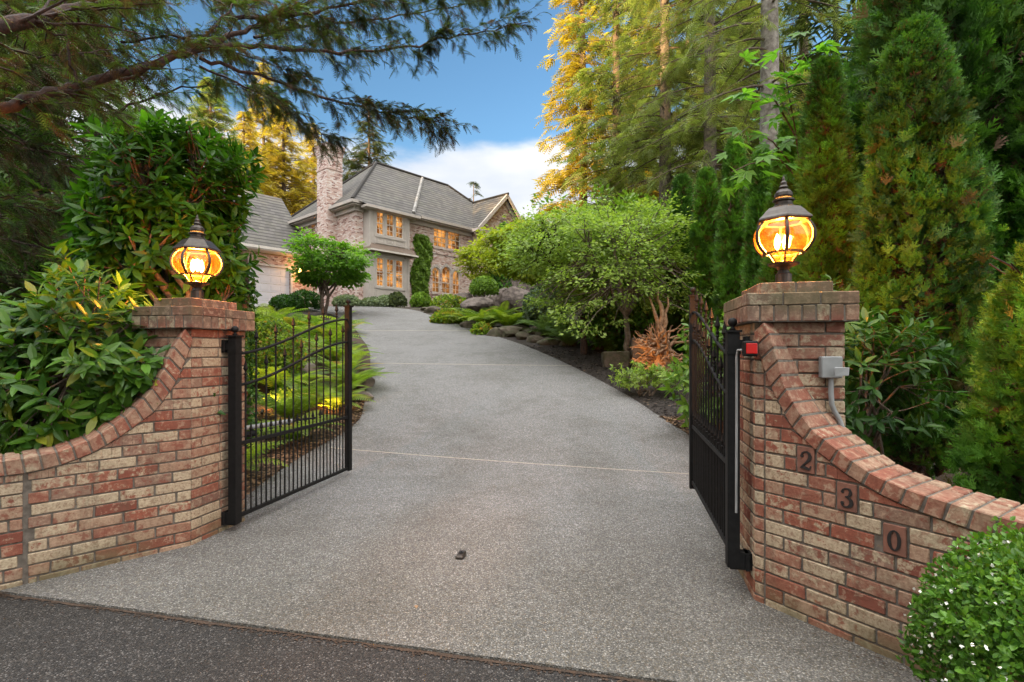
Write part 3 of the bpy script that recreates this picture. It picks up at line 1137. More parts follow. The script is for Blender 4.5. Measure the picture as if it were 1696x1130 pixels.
# ------------------------------------------------------------------ pier lamps
def pier_lamp(c, zb, label, rot):
    t = thing('pier_lamp', label, 'lamp', (c[0], c[1], zb), 'lit lanterns on the gate piers')
    c3 = np.array((c[0], c[1], zb))
    g = G()
    g.lathe(c3, [(0.062, 0), (0.062, 0.012), (0.046, 0.018), (0.046, 0.075), (0.036, 0.082), (0.03, .10), (.042, .115), (.06, .125), (.088, .132), (.092, .142), (.06, .147), (.0, .147)], 16)
    build('base', g, M['bronze'], t, smooth=False)
    # lower cup frame + panes
    g = G()
    for i in range(6):
        a = rot + i * PI / 3
        d = np.array((math.cos(a), math.sin(a), 0))
        pts = [c3 + d * .052 + (0, 0, .145), c3 + d * .092 + (0, 0, .205)]
        g.tube(pts, .006, 5)
        zz = np.linspace(0.205, 0.40, 12)
        rr = 0.172 * np.sqrt(np.clip(1 - ((zz - .302) / .135) ** 2, 0, 1)) * 1.0
        rr = np.maximum(rr, .1)
        g.tube(np.array([c3 + d * (r_ + .004) + (0, 0, z_) for r_, z_ in zip(rr, zz)]), .0115, 6)
    g.lathe(c3, [(.100, .198), (.118, .200), (.118, .210), (.100, .212), (.100, .198)], 12, rot=rot)
    build('frame', g, M['bronze'], t)
    g = G()
    zz = np.linspace(0.208, 0.398, 16)
    rr = 0.168 * np.sqrt(np.clip(1 - ((zz - .302) / .135) ** 2, 0, 1))
    g.lathe(c3, [(max(r_, .095), z_) for r_, z_ in zip(rr, zz)], 24, rot=rot)
    g.lathe(c3, [(.048, .147), (.088, .203)], 6, rot=rot)
    build('globe', g, M['amber'], t, smooth=True)
    # hexagonal roof and finial
    g = G()
    g.lathe(c3, [(.10, .392), (.158, .392), (.168, .402), (.164, .412), (.145, .428), (.122, .455), (.098, .478), (.07, .488), (.05, .490)], 6, rot=rot)
    g.lathe(c3, [(.072, .486), (.060, .495), (.050, .505), (.050, .520), (.062, .526), (.062, .535), (.045, .540)], 12)
    g.lathe(c3, [(.040, .538), (.052, .555), (.050, .575), (.036, .592), (.022, .602), (.028, .612), (.018, .625), (.020, .640), (.010, .652), (.009, .665), (.002, .685)], 12)
    build('roof', g, M['bronze'], t)
    g = G()
    for i in range(3):
        a = rot + 0.6 + i * 2 * PI / 3
        b0 = c3 + np.array((math.cos(a) * .035, math.sin(a) * .035, 0.23))
        g.lathe(b0, [(.004, 0), (.012, .012), (.017, .035), (.015, .06), (.008, .082), (.001, .10)], 10)
    build('bulbs', g, M['bulb'], t, smooth=True)
    ld = bpy.data.lights.new('lamp_light', 'POINT')
    ld.energy = 110
    ld.color = (1.0, 0.46, 0.12)
    ld.shadow_soft_size = 0.05
    lo = bpy.data.objects.new('lamp_light', ld)
    COL.objects.link(lo)
    lo.parent = t
    lo.location = (0, 0, 0.28)
    return t


pier_lamp(pierL, 1.832, 'globe lantern lit amber on the left brick pier, laurel leaves behind', 0.5)
pier_lamp(pierR, 1.832, 'larger looking amber globe lantern on the right brick pier by the hedge', 0.15)

# photo eye and electrical box ----------------------------------------
A3 = np.array([[AX[0], AX[1], 0], [DV[0], DV[1], 0], [0, 0, 1.0]])
e0 = RC - AX * 0.035 - DV * 0.06
t = thing('photo_eye', 'black photo eye with red lens beside the right pier', 'sensor', (e0[0], e0[1], 1.40))
g = G()
hexbrick(g, fbox(e0, AX, DV, -.038, .038, -.03, .03, 1.405, 1.492), bev=.008, jit=0)
build('housing', g, M['black'], t)
g = G()
hexbrick(g, fbox(e0, AX, DV, -.028, .030, -.034, -.030, 1.420, 1.478), bev=.003, jit=0)
build('lens', g, M['redlens'], t)
g = G()
g.tube([(e0[0] - .035, e0[1] + .02, 1.44), (e0[0] - .047, e0[1] + .05, 1.44), (e0[0] - .05, e0[1] + .06, 1.40), (e0[0] - .048, e0[1] + .065, 0.95), (e0[0] - .048, e0[1] + .07, 0.5)], .007, 8)
build('conduit', g, M['grey_pvc'], t, smooth=True)
e1 = RC + AX * 0.39
t = thing('electrical_box', 'grey weatherproof electrical box with open flap on the right pier', 'electrical box', (e1[0], e1[1], 1.2))
g = G()
hexbrick(g, fbox(e1, AX, DV, -.055, .05, -.05, .0, 1.285, 1.405), bev=.005, jit=0)
build('case', g, M['grey_pvc'], t)
g = G()
hexbrick(g, fbox(e1 - DV * .05, AX, DV, .0, .07, -.035, -.03, 1.30, 1.345), bev=.001, jit=.004)
build('flap', g, M['grey_pvc'], t)
g = G()
pp = [(0, 1.285), (0.0, 1.20), (.004, 1.14), (.018, 1.10), (.04, 1.06), (.06, 1.0)]
g.tube([(e1[0] + AX[0] * a - DV[0] * .025, e1[1] + AX[1] * a - DV[1] * .025, z) for a, z in pp], .014, 10)
build('conduit', g, M['grey_pvc'], t, smooth=True)
# gate stop on the drive
q = P(764, 928, 1.44 * 848 / 345)
t = thing('gate_stop', 'small rusty steel gate stop block on the drive', 'gate stop', (q[0], q[1], 0.0))
g = G()
c8 = fbox(q[:2], AX, DV, -.03, .025, -.045, .045, 0.0, 0.045)
c8[[4, 5], 2] = .032
hexbrick(g, c8, bev=.008, jit=0)
build('block', g, M['bronze'], t)
g = G()
g.lathe((q[0], q[1], .034), [(.014, 0), (.014, .012), (.008, .012), (.008, 0.004)], 10)
build('bolt_hole', g, M['digit'], t)

# ------------------------------------------------------------------ ground, drive, street
g = G()
xs = np.concatenate([np.linspace(-300, -30, 12), np.arange(-28, 28.1, 0.5), np.linspace(30, 300, 12)])
ys = np.concatenate([np.linspace(-150, -8, 10), np.arange(-6, 34, 0.25), np.linspace(35, 400, 20)])
X, Y = np.meshgrid(xs, ys)
Z = H(X, Y) - 0.03 - 0.02 * (np.sin(X * 1.7) * np.cos(Y * 1.3) + 1) * (np.abs(X) < 28)
V = np.stack([X, Y, Z], -1).reshape(-1, 3)
nx = len(xs)
i = (np.arange(len(ys) - 1)[:, None] * nx + np.arange(nx - 1)[None]).ravel()
g.add(V, np.stack([i, i + 1, i + nx + 1, i + nx], 1))
struct('ground', g, M['ground'], smooth=True, loc=(0, 0, 0))

EDGE = [((-4.5, 3.37), (2.6, 1.80)), ((-3.8, 3.7), (2.3, 2.4)), ((-2.9, 4.1), (2.05, 3.2)), ((-2.5, 4.45), (2.2, 4.1)), ((-2.62, 5.1), (2.45, 4.9)),
        ((-2.68, 6.4), (2.66, 6.2)), ((-2.42, 7.9), (2.58, 7.2)), ((-2.6, 9.0), (2.37, 8.4)), ((-2.92, 10.3), (2.1, 9.8)), ((-3.5, 12.65), (1.35, 12.4)),
        ((-4.1, 14.6), (.39, 15.0)), ((-4.9, 16.6), (-.75, 17.3)), ((-6.0, 19.3), (-1.9, 19.5)), ((-7.6, 22.4), (-3.5, 22.7)),
        ((-9.8, 25.4), (-4.8, 25.3)), ((-13, 28.0), (-6.4, 26.9)), ((-16, 30.5), (-9.3, 28.4)), ((-19, 34), (-12.8, 31.6))]
Lp = np.array([e[0] for e in EDGE])
Rp = np.array([e[1] for e in EDGE])


def spl(pts, n):
    P_ = np.vstack([2 * pts[0] - pts[1], pts, 2 * pts[-1] - pts[-2]])
    out = []
    for i in range(len(pts) - 1):
        p0, p1, p2, p3 = P_[i:i + 4]
        for s in np.linspace(0, 1, n, endpoint=False):
            out.append(0.5 * ((2 * p1) + (-p0 + p2) * s + (2 * p0 - 5 * p1 + 4 * p2 - p3) * s * s + (-p0 + 3 * p1 - 3 * p2 + p3) * s ** 3))
    out.append(pts[-1])
    return np.array(out)


Ls, Rs = spl(Lp, 8), spl(Rp, 8)
g = G()
nc = 25
w = np.linspace(0, 1, nc)[None, :, None]
grid = Ls[:, None] * (1 - w) + Rs[:, None] * w
Z = H(grid[..., 0], grid[..., 1])
V = np.concatenate([grid, Z[..., None]], -1)
m_ = len(Ls)
i = (np.arange(m_ - 1)[:, None] * nc + np.arange(nc - 1)[None]).ravel()
g.add(V.reshape(-1, 3), np.stack([i, i + 1, i + nc + 1, i + nc], 1))
for col in (0, nc - 1):                    # the slab's sides
    e = V[:, col]
    e2 = e - (0, 0, .12)
    i = np.arange(m_ - 1)
    F = np.stack([i, i + 1, m_ + i + 1, m_ + i], 1)
    g.add(np.concatenate([e, e2]), F if col else F[:, ::-1])
e = V[0]
e2 = e - (0, 0, .12)
i = np.arange(nc - 1)
g.add(np.concatenate([e, e2]), np.stack([i + 1, i, nc + i, nc + i + 1], 1))
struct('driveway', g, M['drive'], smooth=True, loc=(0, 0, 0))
# expansion joints
g = G()


def edge_x(side, y):
    a = Ls if side == 'l' else Rs
    return float(np.interp(y, a[:, 1], a[:, 0]))


for (pl, pr) in (((-2.45, 6.85), (2.6, 5.65)), ((-3.4, 12.5), (1.42, 12.2)), ((-5.5, 18.1), (-1.2, 18.2))):
    pl, pr = np.array(pl), np.array(pr)
    t_ = np.linspace(0, 1, 40)[:, None]
    c = pl * (1 - t_) + pr * t_
    nrm_ = nrm(np.array((-(pr - pl)[1], (pr - pl)[0])))
    hw = 0.009 if pl[1] < 9 else 0.014 if pl[1] < 15 else .022
    a, b_ = c + nrm_ * hw, c - nrm_ * hw
    V = np.concatenate([np.c_[a, H(a[:, 0], a[:, 1]) + .004], np.c_[b_, H(b_[:, 0], b_[:, 1]) + .004]])
    i = np.arange(39)
    g.add(V, np.stack([i, 40 + i, 41 + i, i + 1], 1))
struct('driveway_joints', g, M['joint'], loc=(0, 0, 0))
g = G()
g.add([(-60, -12, -.012), (60, -12, -.012), (60, 1.80 - 57.4 * .2211, -.012), (2.6, 1.80, -.012), (-4.5, 3.37, -.012), (-60, 3.37 + 55.5 * .2211, -.012)], [(0, 1, 2, 3, 4, 5)])
struct('street', g, M['asphalt'], loc=(0, 0, 0))


def sheet(name, poly, mat, zoff, res=0.25, kind='structure', amp=0.015, rise=0.0):
    """an irregular bed: grid of the polygon's bounding box, kept where inside"""
    poly = np.array(poly, float)
    x0, y0 = poly.min(0)
    x1, y1 = poly.max(0)
    xs = np.arange(x0, x1 + res, res)
    ys = np.arange(y0, y1 + res, res)
    X, Y = np.meshgrid(xs, ys)

    def inside(x, y):
        r = np.zeros(x.shape, bool)
        n = len(poly)
        for a in range(n):
            xa, ya = poly[a]
            xb, yb = poly[(a + 1) % n]
            c = ((ya > y) != (yb > y)) & (x < (xb - xa) * (y - ya) / (yb - ya + 1e-12) + xa)
            r ^= c
        return r
    Zt = H(X, Y) + zoff + amp * wave(np.stack([X, Y, X * 0], -1), 3.0, 3)
    V = np.stack([X, Y, Zt], -1).reshape(-1, 3)
    nx = len(xs)
    cx = (X[:-1, :-1] + res / 2)
    cy = (Y[:-1, :-1] + res / 2)
    ok = inside(cx, cy)
    i = (np.arange(len(ys) - 1)[:, None] * nx + np.arange(nx - 1)[None])[ok]
    g = G()
    g.add(V, np.stack([i, i + 1, i + nx + 1, i + nx], 1))
    return struct(name, g, mat, kind=kind, smooth=True, loc=(0, 0, 0))


# mulch bed to the right of the drive, its near edge tucked under the drive's edge
rp = [tuple(p - (0.35, 0)) for p in Rs[::3] if 4.0 < p[1] < 24]
sheet('mulch_bed', rp + [(0, 24.5), (4.6, 18), (5.5, 10), (4.2, 4.0)], M['mulch'], -0.022, res=0.15, amp=.012)
lp = [tuple(p + (0.35, 0)) for p in Ls[::3] if 4.6 < p[1] < 22]
sheet('bark_bed', lp + [(-9, 22), (-7, 10), (-5, 5), (-3, 4.5)], M['soil'], -0.022, res=0.15, amp=.012)


def planter(name, o, u, n, tmax, z, depth):
    g = G()
    T, Dd = np.meshgrid(np.linspace(-0.2, tmax, 30), np.linspace(-.29, -depth, 14))
    V = np.stack([o[0] + u[0] * T + n[0] * Dd, o[1] + u[1] * T + n[1] * Dd, z + 0.05 * np.sin(T * 5) * np.cos(Dd * 4) + .10 * (Dd < -.5)], -1).reshape(-1, 3)
    i = (np.arange(13)[:, None] * 30 + np.arange(29)[None]).ravel()
    g.add(V, np.stack([i, i + 1, i + 31, i + 30], 1))
    # skirt down to the ground
    rim = np.concatenate([np.arange(30), np.arange(29, 30 * 14, 30), np.arange(30 * 14 - 1, 30 * 13 - 1, -1), np.arange(30 * 13, -1, -30)])
    a = V[rim]
    b_ = a.copy()
    b_[:, 2] = -.05
    k = len(rim)
    ii = np.arange(k - 1)
    g.add(np.concatenate([a, b_]), np.stack([ii, k + ii, k + ii + 1, ii + 1], 1))
    return struct(name, g, M['soil'], smooth=False, loc=(0, 0, 0))


planter('planting_soil', LC + uL * .55 + nL * 0, uL, nL, 3.0, 0.60, 2.2)
planter('planting_soil', RC + uR * .55, uR, nR, 2.6, 0.50, 2.4)


# ------------------------------------------------------------------ foliage tools
def T_leaf(w=0.17, fold=0.05, droop=0.10):
    V = np.array([(0, 0, 0), (-w * .8, .28, fold), (0, .30, 0), (w * .8, .28, fold), (-w, .55, fold - droop * .4), (0, .58, -droop * .4), (w, .55, fold - droop * .4),
                  (-w * .55, .82, fold * .5 - droop * .8), (0, .84, -droop * .8), (w * .55, .82, fold * .5 - droop * .8), (0, 1, -droop * 1.2)])
    F = [(0, 2, 1), (0, 3, 2), (1, 2, 5), (1, 5, 4), (2, 3, 6), (2, 6, 5), (4, 5, 8), (4, 8, 7), (5, 6, 9), (5, 9, 8), (7, 8, 10), (8, 9, 10)]
    return V, np.array(F)


def T_small(w=0.32):
    return np.array([(0, 0, 0), (-w, .45, .08), (0, 1, -.05), (w, .45, .08)]), np.array([(0, 2, 1), (0, 3, 2)])


def T_maple():
    tips = [(-80, .55), (-40, .85), (0, 1.0), (40, .85), (80, .55)]
    V = [(0, 0, 0)]
    F = []
    for a, l in tips:
        a = R(a)
        d = np.array((math.sin(a), math.cos(a)))
        s = np.array((d[1], -d[0]))
        b = len(V)
        V += [(*(d * l * .5 - s * .15), .02), (*(d * l), -.06), (*(d * l * .5 + s * .15), .02)]
        F += [(0, b + 1, b), (0, b + 2, b + 1)]
    return np.array(V), np.array(F)


def T_spray(n=7, w=0.42, droop=0.18, tw=0.035, seed=0):
    """flat conifer branchlet: a stem with paired narrow blades"""
    r = np.random.default_rng(seed)
    V, F = [], []

    def z(y):
        return -droop * y * y
    V += [(-.01, 0, 0), (.01, 0, 0), (0, 1, z(1))]
    F.append((0, 1, 2))
    for i in range(n):
        y = (i + .4) / n
        l = w * (1 - y) ** .7 * (0.75 + .5 * r.random()) + .06
        for s in (-1, 1):
            b = len(V)
            y2 = y + l * .65
            V += [(0, y - tw, z(y)), (0, y + tw, z(y)), (s * l, y2, z(y2) - .1 * l)]
            F.append((b, b + 1, b + 2) if s < 0 else (b + 1, b, b + 2))
    return np.array(V, float), np.array(F)


def T_fan(n=9, seed=0):
    r = np.random.default_rng(seed)
    V, F = [], []
    for i in range(n):
        a = R(-62 + 124 * (i + .5) / n + r.uniform(-6, 6))
        l = (1 - .35 * abs(i / (n - 1) - .5)) * r.uniform(.7, 1)
        b = len(V)
        d = np.array((math.sin(a), math.cos(a)))
        s = np.array((d[1], -d[0])) * .055
        zz = r.uniform(-.10, .10)
        V += [(*(d * .12 - s), 0), (*(d * .12 + s), 0), (*(d * l * .75 + s * 1.3), zz * .7), (*(d * l), zz - .05), (*(d * l * .7 - s * 1.3), zz * .7)]
        F += [(b, b + 1, b + 2), (b, b + 2, b + 4), (b + 4, b + 2, b + 3)]
    return np.array(V, float), np.array(F)


def T_feather(seed=0):
    r = np.random.default_rng(seed)
    V, F = [], []
    for st, (a0, L0) in enumerate(((-.60, .80), (-.05, 1.0), (.55, .82))):
        d = np.array((math.sin(a0), math.cos(a0)))
        s_ = np.array((d[1], -d[0]))
        b = len(V)
        V += [(*(s_ * -.045), 0), (*(s_ * .045), 0), (*(d * L0), -.10 * L0)]
        F.append((b, b + 1, b + 2))
        for i in range(3):
            y = L0 * (.22 + .22 * i)
            for q in (-1, 1):
                l = L0 * (.36 - .07 * i) * r.uniform(.8, 1.2)
                b = len(V)
                o = d * y
                tip = o + d * l * .8 + s_ * q * l * .62
                V += [(*(o - d * .07), 0), (*(o + d * .085), 0), (*tip, r.uniform(-.09, .05))]
                F.append((b, b + 1, b + 2))
    return np.array(V, float), np.array(F)


def scatter(g, tmpl, pos, axis, upv, size, tint=None, share=0.06):
    Vt, Ft = tmpl
    n = len(pos)
    if n == 0:
        return
    a = nrm(axis)
    s = np.cross(a, upv)
    bad = np.linalg.norm(s, axis=1) < 1e-3
    s[bad] = (1, 0, 0)
    s = nrm(s)
    u_ = np.cross(s, a)
    size = np.broadcast_to(np.asarray(size, float), (n,))
    V = pos[:, None] + size[:, None, None] * (s[:, None] * Vt[None, :, 0:1] + a[:, None] * Vt[None, :, 1:2] + u_[:, None] * Vt[None, :, 2:3])
    F = Ft[None] + (np.arange(n) * len(Vt))[:, None, None]
    if tint is None:
        tint = np.stack([rng.random(n), rng.random(n) * (1 if share else .5), rng.random(n)], 1)
    g.add(V.reshape(-1, 3), F.reshape(-1, Ft.shape[1]), np.repeat(tint, len(Vt), 0))


def rdir(n, zmin=-1.0, zmax=1.0):
    z = rng.uniform(zmin, zmax, n)
    a = rng.uniform(0, 2 * PI, n)
    r = np.sqrt(1 - z * z)
    return np.stack([r * np.cos(a), r * np.sin(a), z], 1)


def limb(g, a, b, r0, r1, sag=0.1, n=6, k=6, wob=0.04):
    a, b = np.asarray(a, float), np.asarray(b, float)
    L_ = np.linalg.norm(b - a)
    s = np.linspace(0, 1, n)[:, None]
    p = a * (1 - s) + b * s
    p[:, 2] += sag * L_ * np.sin(PI * s[:, 0])
    p[1:-1] += rng.normal(size=(n - 2, 3)) * wob * L_
    g.tube(p, np.linspace(r0, r1, n), k, cap=False)
    return p


def broad_tree(name, label, cat, base, crown, radii, ncl, per, leaf, size, mat, bark, trunk_r=0.08, stems=1, clr=0.35, flat=0.5, up=0.3, fork=0.35, group=None,
               leafname='foliage', noise_amp=0.52, twigr=0.006, seed=None, inner=0.5):
    base = np.asarray(base, float)
    crown = np.asarray(crown, float)
    radii = np.asarray(radii, float)
    t = thing(name, label, cat, base, group)
    gt, gl = G(), G()
    d = rdir(ncl, -0.9, 1)
    rr = (rng.uniform(inner, 1.0, ncl) ** .6 + .34 * (rng.random(ncl) < .30) * rng.random(ncl)) * (1 + noise_amp * wave(d, 2.5, int(rng.integers(999))))
    C_ = crown + d * rr[:, None] * radii
    forks = []
    for s in range(stems):
        a = rng.uniform(0, 2 * PI) if stems > 1 else 0
        f = base + (crown - base) * fork + np.array((math.cos(a), math.sin(a), 0)) * (0.12 * radii[0] if stems > 1 else .02)
        p = limb(gt, base + np.array((math.cos(a), math.sin(a), 0)) * (trunk_r * .7 if stems > 1 else 0) - (0, 0, .05), f, trunk_r, trunk_r * .75, 0.0, 6, 9, .015)
        forks.append(f)
    nl = min(12, max(5, ncl // 8))
    mains = []
    for i in range(nl):
        dd = rdir(1, -.2, .9)[0]
        e = crown + dd * radii * .55
        f = forks[i % len(forks)]
        p = limb(gt, f, e, trunk_r * .6, trunk_r * .22, .06, 6, 7)
        mains.append(p)
    mp = np.concatenate([p[2:] for p in mains])
    for c in C_:
        j = np.argmin(np.linalg.norm(mp - c, axis=1) + rng.uniform(0, .1, len(mp)))
        limb(gt, mp[j], c, trunk_r * .2 + twigr * .5, twigr, .04, 4, 4, .05)
    n = ncl * per
    ci = np.repeat(np.arange(ncl), per)
    off = rdir(n) * (rng.random(n) ** .5)[:, None] * clr * np.array((1, 1, flat))
    pos = C_[ci] + off * (0.6 + .8 * rng.random(ncl))[ci, None]
    outw = nrm(pos - crown)
    ax = nrm(nrm(off) + outw * .6 + rdir(n) * .5 + (0, 0, -.15))
    upv = nrm(rdir(n) * .6 + outw * .5 + (0, 0, up + .6))
    tin = np.stack([np.clip(rng.random(ncl)[ci] * .5 + rng.random(n) * .5, 0, 1), rng.random(n), rng.random(n)], 1)
    scatter(gl, leaf, pos, ax, upv, size * rng.uniform(.7, 1.25, n), tin)
    build('trunk', gt, bark, t, smooth=True)
    build(leafname, gl, mat, t)
    return t


def whorl_bush(name, label, cat, base, crown, radii, ntips, per, size, mat, bark, leaf=None, group=None, inner=0.35, stem_r=.012, open_=0.0, zcut=-0.6):
    """laurel / rhododendron: leaves in whorls at the shoot tips"""
    base = np.asarray(base, float)
    crown = np.asarray(crown, float)
    radii = np.asarray(radii, float)
    t = thing(name, label, cat, base, group)
    gt, gl = G(), G()
    leaf = leaf or T_leaf()
    d = rdir(ntips, zcut, 1)
    rr = rng.uniform(inner, 1, ntips) ** .5 * (1 + .34 * wave(d, 3, int(rng.integers(999))))
    tip = crown + d * rr[:, None] * radii
    shoot = nrm(d * .8 + rdir(ntips) * .35 + (0, 0, .45))
    nm = 14
    mp = []
    for i in range(nm):
        dd = rdir(1, -.1, .8)[0]
        p = limb(gt, base + rdir(1, 0, .1)[0] * (radii[0] * .15, radii[1] * .15, 0), crown + dd * radii * .5, stem_r * 1.8, stem_r, .05, 6, 6)
        mp.append(p[1:])
    mp = np.concatenate(mp)
    for i in range(ntips):
        if i % 2 == 0:
            j = np.argmin(np.linalg.norm(mp - tip[i], axis=1))
            limb(gt, mp[j], tip[i], stem_r * .6, stem_r * .35, -.03, 4, 4, .03)
    n = ntips * per
    ti = np.repeat(np.arange(ntips), per)
    k = np.tile(np.arange(per), ntips)
    a = k * 2.4 + rng.uniform(0, 6.28, ntips)[ti]
    s = shoot[ti]
    ref = np.where(np.abs(s[:, 2:3]) > .9, np.array((1.0, 0, 0)), np.array((0, 0, 1.0)))
    x = nrm(np.cross(s, ref))
    y = np.cross(s, x)
    rad = x * np.cos(a)[:, None] + y * np.sin(a)[:, None]
    h = (k / per)
    ax = nrm(rad * (1.0 - .5 * h[:, None]) + s * (0.15 + .75 * h[:, None]) + rdir(n) * .22 + (0, 0, -.12))
    pos = tip[ti] - s * ((1 - h) * size * .7)[:, None]
    scatter(gl, leaf, pos, ax, nrm(s + rdir(n) * .3 + (0, 0, .25)), size * rng.uniform(.65, 1.15, n),
            np.stack([np.clip(rng.random(ntips)[ti] * .6 + rng.random(n) * .4, 0, 1), rng.random(n), rng.random(n)], 1))
    build('stems', gt, bark, t, smooth=True)
    build('foliage', gl, mat, t)
    return t


def conifer(name, label, x, y, h, rad, n_br, spray, mat, bark, trunk_r=.2, base_h=0.15, droop=.3, tw_n=10, ssize=.5, group=None, zb=None, cat='tree', lean=0,
            golds=None, side=None, topr=0.03):
    z0 = Hf(x, y) if zb is None else zb
    t = thing(name, label, cat, (x, y, z0), group)
    gt, gb, gl = G(), G(), G()
    s = np.linspace(0, 1, 14)
    pts = np.stack([x + lean * s + .05 * np.sin(s * 5), y + 0 * s, z0 - .1 + s * h], 1)
    gt.tube(pts, trunk_r * (1 - s) ** .8 * .97 + topr, 12)
    hb = base_h + (1 - base_h) * rng.random(n_br) ** .85
    az = rng.uniform(0, 2 * PI, n_br)
    if side is not None:
        az = np.where(rng.random(n_br) < .55, side + rng.normal(size=n_br) * .7, az)
    PA, AX_, UP_, SZ = [], [], [], []
    for i in range(n_br):
        f = (hb[i] - base_h) / (1 - base_h)
        L_ = rad * (1 - f) ** .75 * rng.uniform(.65, 1.1) + .12
        o = np.array((np.interp(hb[i], s, pts[:, 0]), y, z0 + hb[i] * h))
        d = np.array((math.cos(az[i]), math.sin(az[i]), 0))
        q = np.linspace(0, 1, 7)
        rise = .22 * (f - .1)
        zz = L_ * (rise * q - droop * q * q + droop * .35 * q ** 3)
        p = o + d * (L_ * q)[:, None] + np.array((0, 0, 1.0)) * zz[:, None]
        gb.tube(p, np.linspace(trunk_r * .16 * (1 - f * .5) + .006, .005, 7), 4, cap=False)
        nt_ = max(4, int(tw_n * L_ / rad * 1.2))
        u_ = rng.uniform(.15, 1, nt_)
        pp = np.stack([np.interp(u_, q, p[:, c]) for c in range(3)], 1)
        sd = np.array((-d[1], d[0], 0)) * rng.choice((-1, 1), nt_)[:, None]
        ax = nrm(d * rng.uniform(.3, .9, nt_)[:, None] + sd * rng.uniform(.3, 1.1, nt_)[:, None] + (0, 0, 1) * rng.uniform(-1.1, .05, nt_)[:, None] * (0.3 + droop))
        off = rdir(nt_) * .06 * L_
        PA.append(pp + off)
        AX_.append(ax)
        UP_.append(np.tile((0, 0, 1.0), (nt_, 1)) + rdir(nt_) * .5)
        SZ.append(ssize * rng.uniform(.6, 1.2, nt_) * (0.55 + .45 * (1 - f)))
    scatter(gl, spray, np.concatenate(PA), np.concatenate(AX_), np.concatenate(UP_), np.concatenate(SZ))
    build('trunk', gt, bark, t, smooth=True)
    build('branches', gb, M['bark'], t, smooth=True)
    build('foliage', gl, mat, t)
    return t


def arborvitae(label, x, y, top, rad, n, size, mat, zb=None, group='arborvitae columns in the right hedge', low=0.0, seed=0, brown=True):
    z0 = (Hf(x, y) if zb is None else zb)
    h = top - z0
    t = thing('arborvitae', label, 'evergreen', (x, y, z0), group)
    g, gi, gt = G(), G(), G()
    f = rng.random(n) ** .9
    a = rng.uniform(0, 2 * PI, n)
    prof = np.where(f < .15, .82 + 1.2 * f, np.clip(1 - ((f - .15) / .86), 0, 1) ** .50)
    dirs = np.stack([np.cos(a), np.sin(a), 0 * a], 1)
    loc = np.stack([np.cos(a) * 1.1, np.sin(a) * 1.1, f * h * 1.0], 1)
    lump = 1 + .26 * wave(loc, 2.2, seed + 5) + .27 * wave(loc, 5.0, seed + 6) + .22 * (rng.random(n) < .05)
    dep = 1 - .35 * rng.random(n) ** 2.2
    rr = rad * prof * lump * dep
    pos = np.stack([x + dirs[:, 0] * rr, y + dirs[:, 1] * rr, z0 + .05 + f * h * .97], 1)
    ax = nrm(dirs * rng.uniform(.25, 1.0, n)[:, None] + (0, 0, .75) + rdir(n) * .45)
    upv = nrm(np.cross(ax, rdir(n)))
    tin = np.stack([np.clip(.45 + .45 * wave(loc, 4.0, seed + 9) + rng.normal(size=n) * .22, 0, 1), np.where(wave(loc, 3.2, seed + 20) > .85, .95, rng.random(n) * .93), rng.random(n)], 1)
    scatter(g, T_feather(seed), pos, ax, upv, 1.45 * size * rng.uniform(.6, 1.25, n), tin)
    # browned inner twigs
    k = n // 4
    f = rng.random(k) * .93
    a = rng.uniform(0, 2 * PI, k)
    rr = rad * np.sqrt(1 - f ** 2) * rng.uniform(.25, .78, k)
    pos = np.stack([x + np.cos(a) * rr, y + np.sin(a) * rr, z0 + f * h], 1)
    scatter(gi, T_fan(9, seed + 1), pos, nrm(np.stack([np.cos(a), np.sin(a), .5 + 0 * a], 1) + rdir(k) * .6), rdir(k), size * 1.2)
    s = np.linspace(0, 1, 8)
    gt.tube(np.stack([x + 0 * s, y + 0 * s, z0 - .05 + s * h * .9], 1), .07 * (1 - s) + .01, 7)
    for i in range(26):
        aa, ff = rng.uniform(0, 2 * PI), rng.uniform(.05, .8)
        o = np.array((x, y, z0 + ff * h))
        limb(gt, o, o + np.array((math.cos(aa) * rad * .75, math.sin(aa) * rad * .75, .35)), .014, .004, .05, 5, 4)
    build('trunk', gt, M['bark_red'], t, smooth=True)
    build('inner_twigs', gi, M['chip'], t)
    build('foliage', g, mat, t)
    return t


def fern_geo(g, c, nf, L_, seed, lift=0.9, npin=22, wid=.19, az=None):
    r = np.random.default_rng(seed)
    for i in range(nf):
        a = (i + r.uniform(-.3, .3)) / nf * 2 * PI if az is None else az + r.uniform(-1.2, 1.2)
        l = L_ * r.uniform(.7, 1.1)
        d = np.array((math.cos(a), math.sin(a), 0))
        e0, e1 = R(r.uniform(58, 86)) * lift, R(r.uniform(-32, 8))
        s = np.linspace(0, 1, npin)
        el = e0 + (e1 - e0) * s ** .9
        dx = np.cumsum(np.cos(el)) / npin * l
        dz = np.cumsum(np.sin(el)) / npin * l
        p = c + d * dx[:, None] + np.array((0, 0, 1.0)) * dz[:, None]
        tn = nrm(np.gradient(p, axis=0))
        sd = np.array((-d[1], d[0], 0))
        sd = nrm(sd + rdir(1)[0] * .25)
        tint = (r.random(), r.random() * .93, r.random())
        g.tube(p[::3], np.linspace(.004, .0015, len(p[::3])) * (L_ / .7), 3, tint, cap=False)
        w = l * wid * np.sin(PI * (0.12 + .86 * s)) ** .7
        for k in range(1, npin):
            for q in (-1, 1):
                ax = nrm(sd * q + tn[k] * .35 + (0, 0, -.15))
                b = p[k]
                tip = b + ax * w[k]
                bw = tn[k] * (l / npin * .33)
                g.add([b - bw * .6, b + ax * w[k] * .5 - bw, tip, b + ax * w[k] * .5 + bw, b + bw * .6], [(0, 1, 2, 3, 4)] if q > 0 else [(4, 3, 2, 1, 0)], tint)


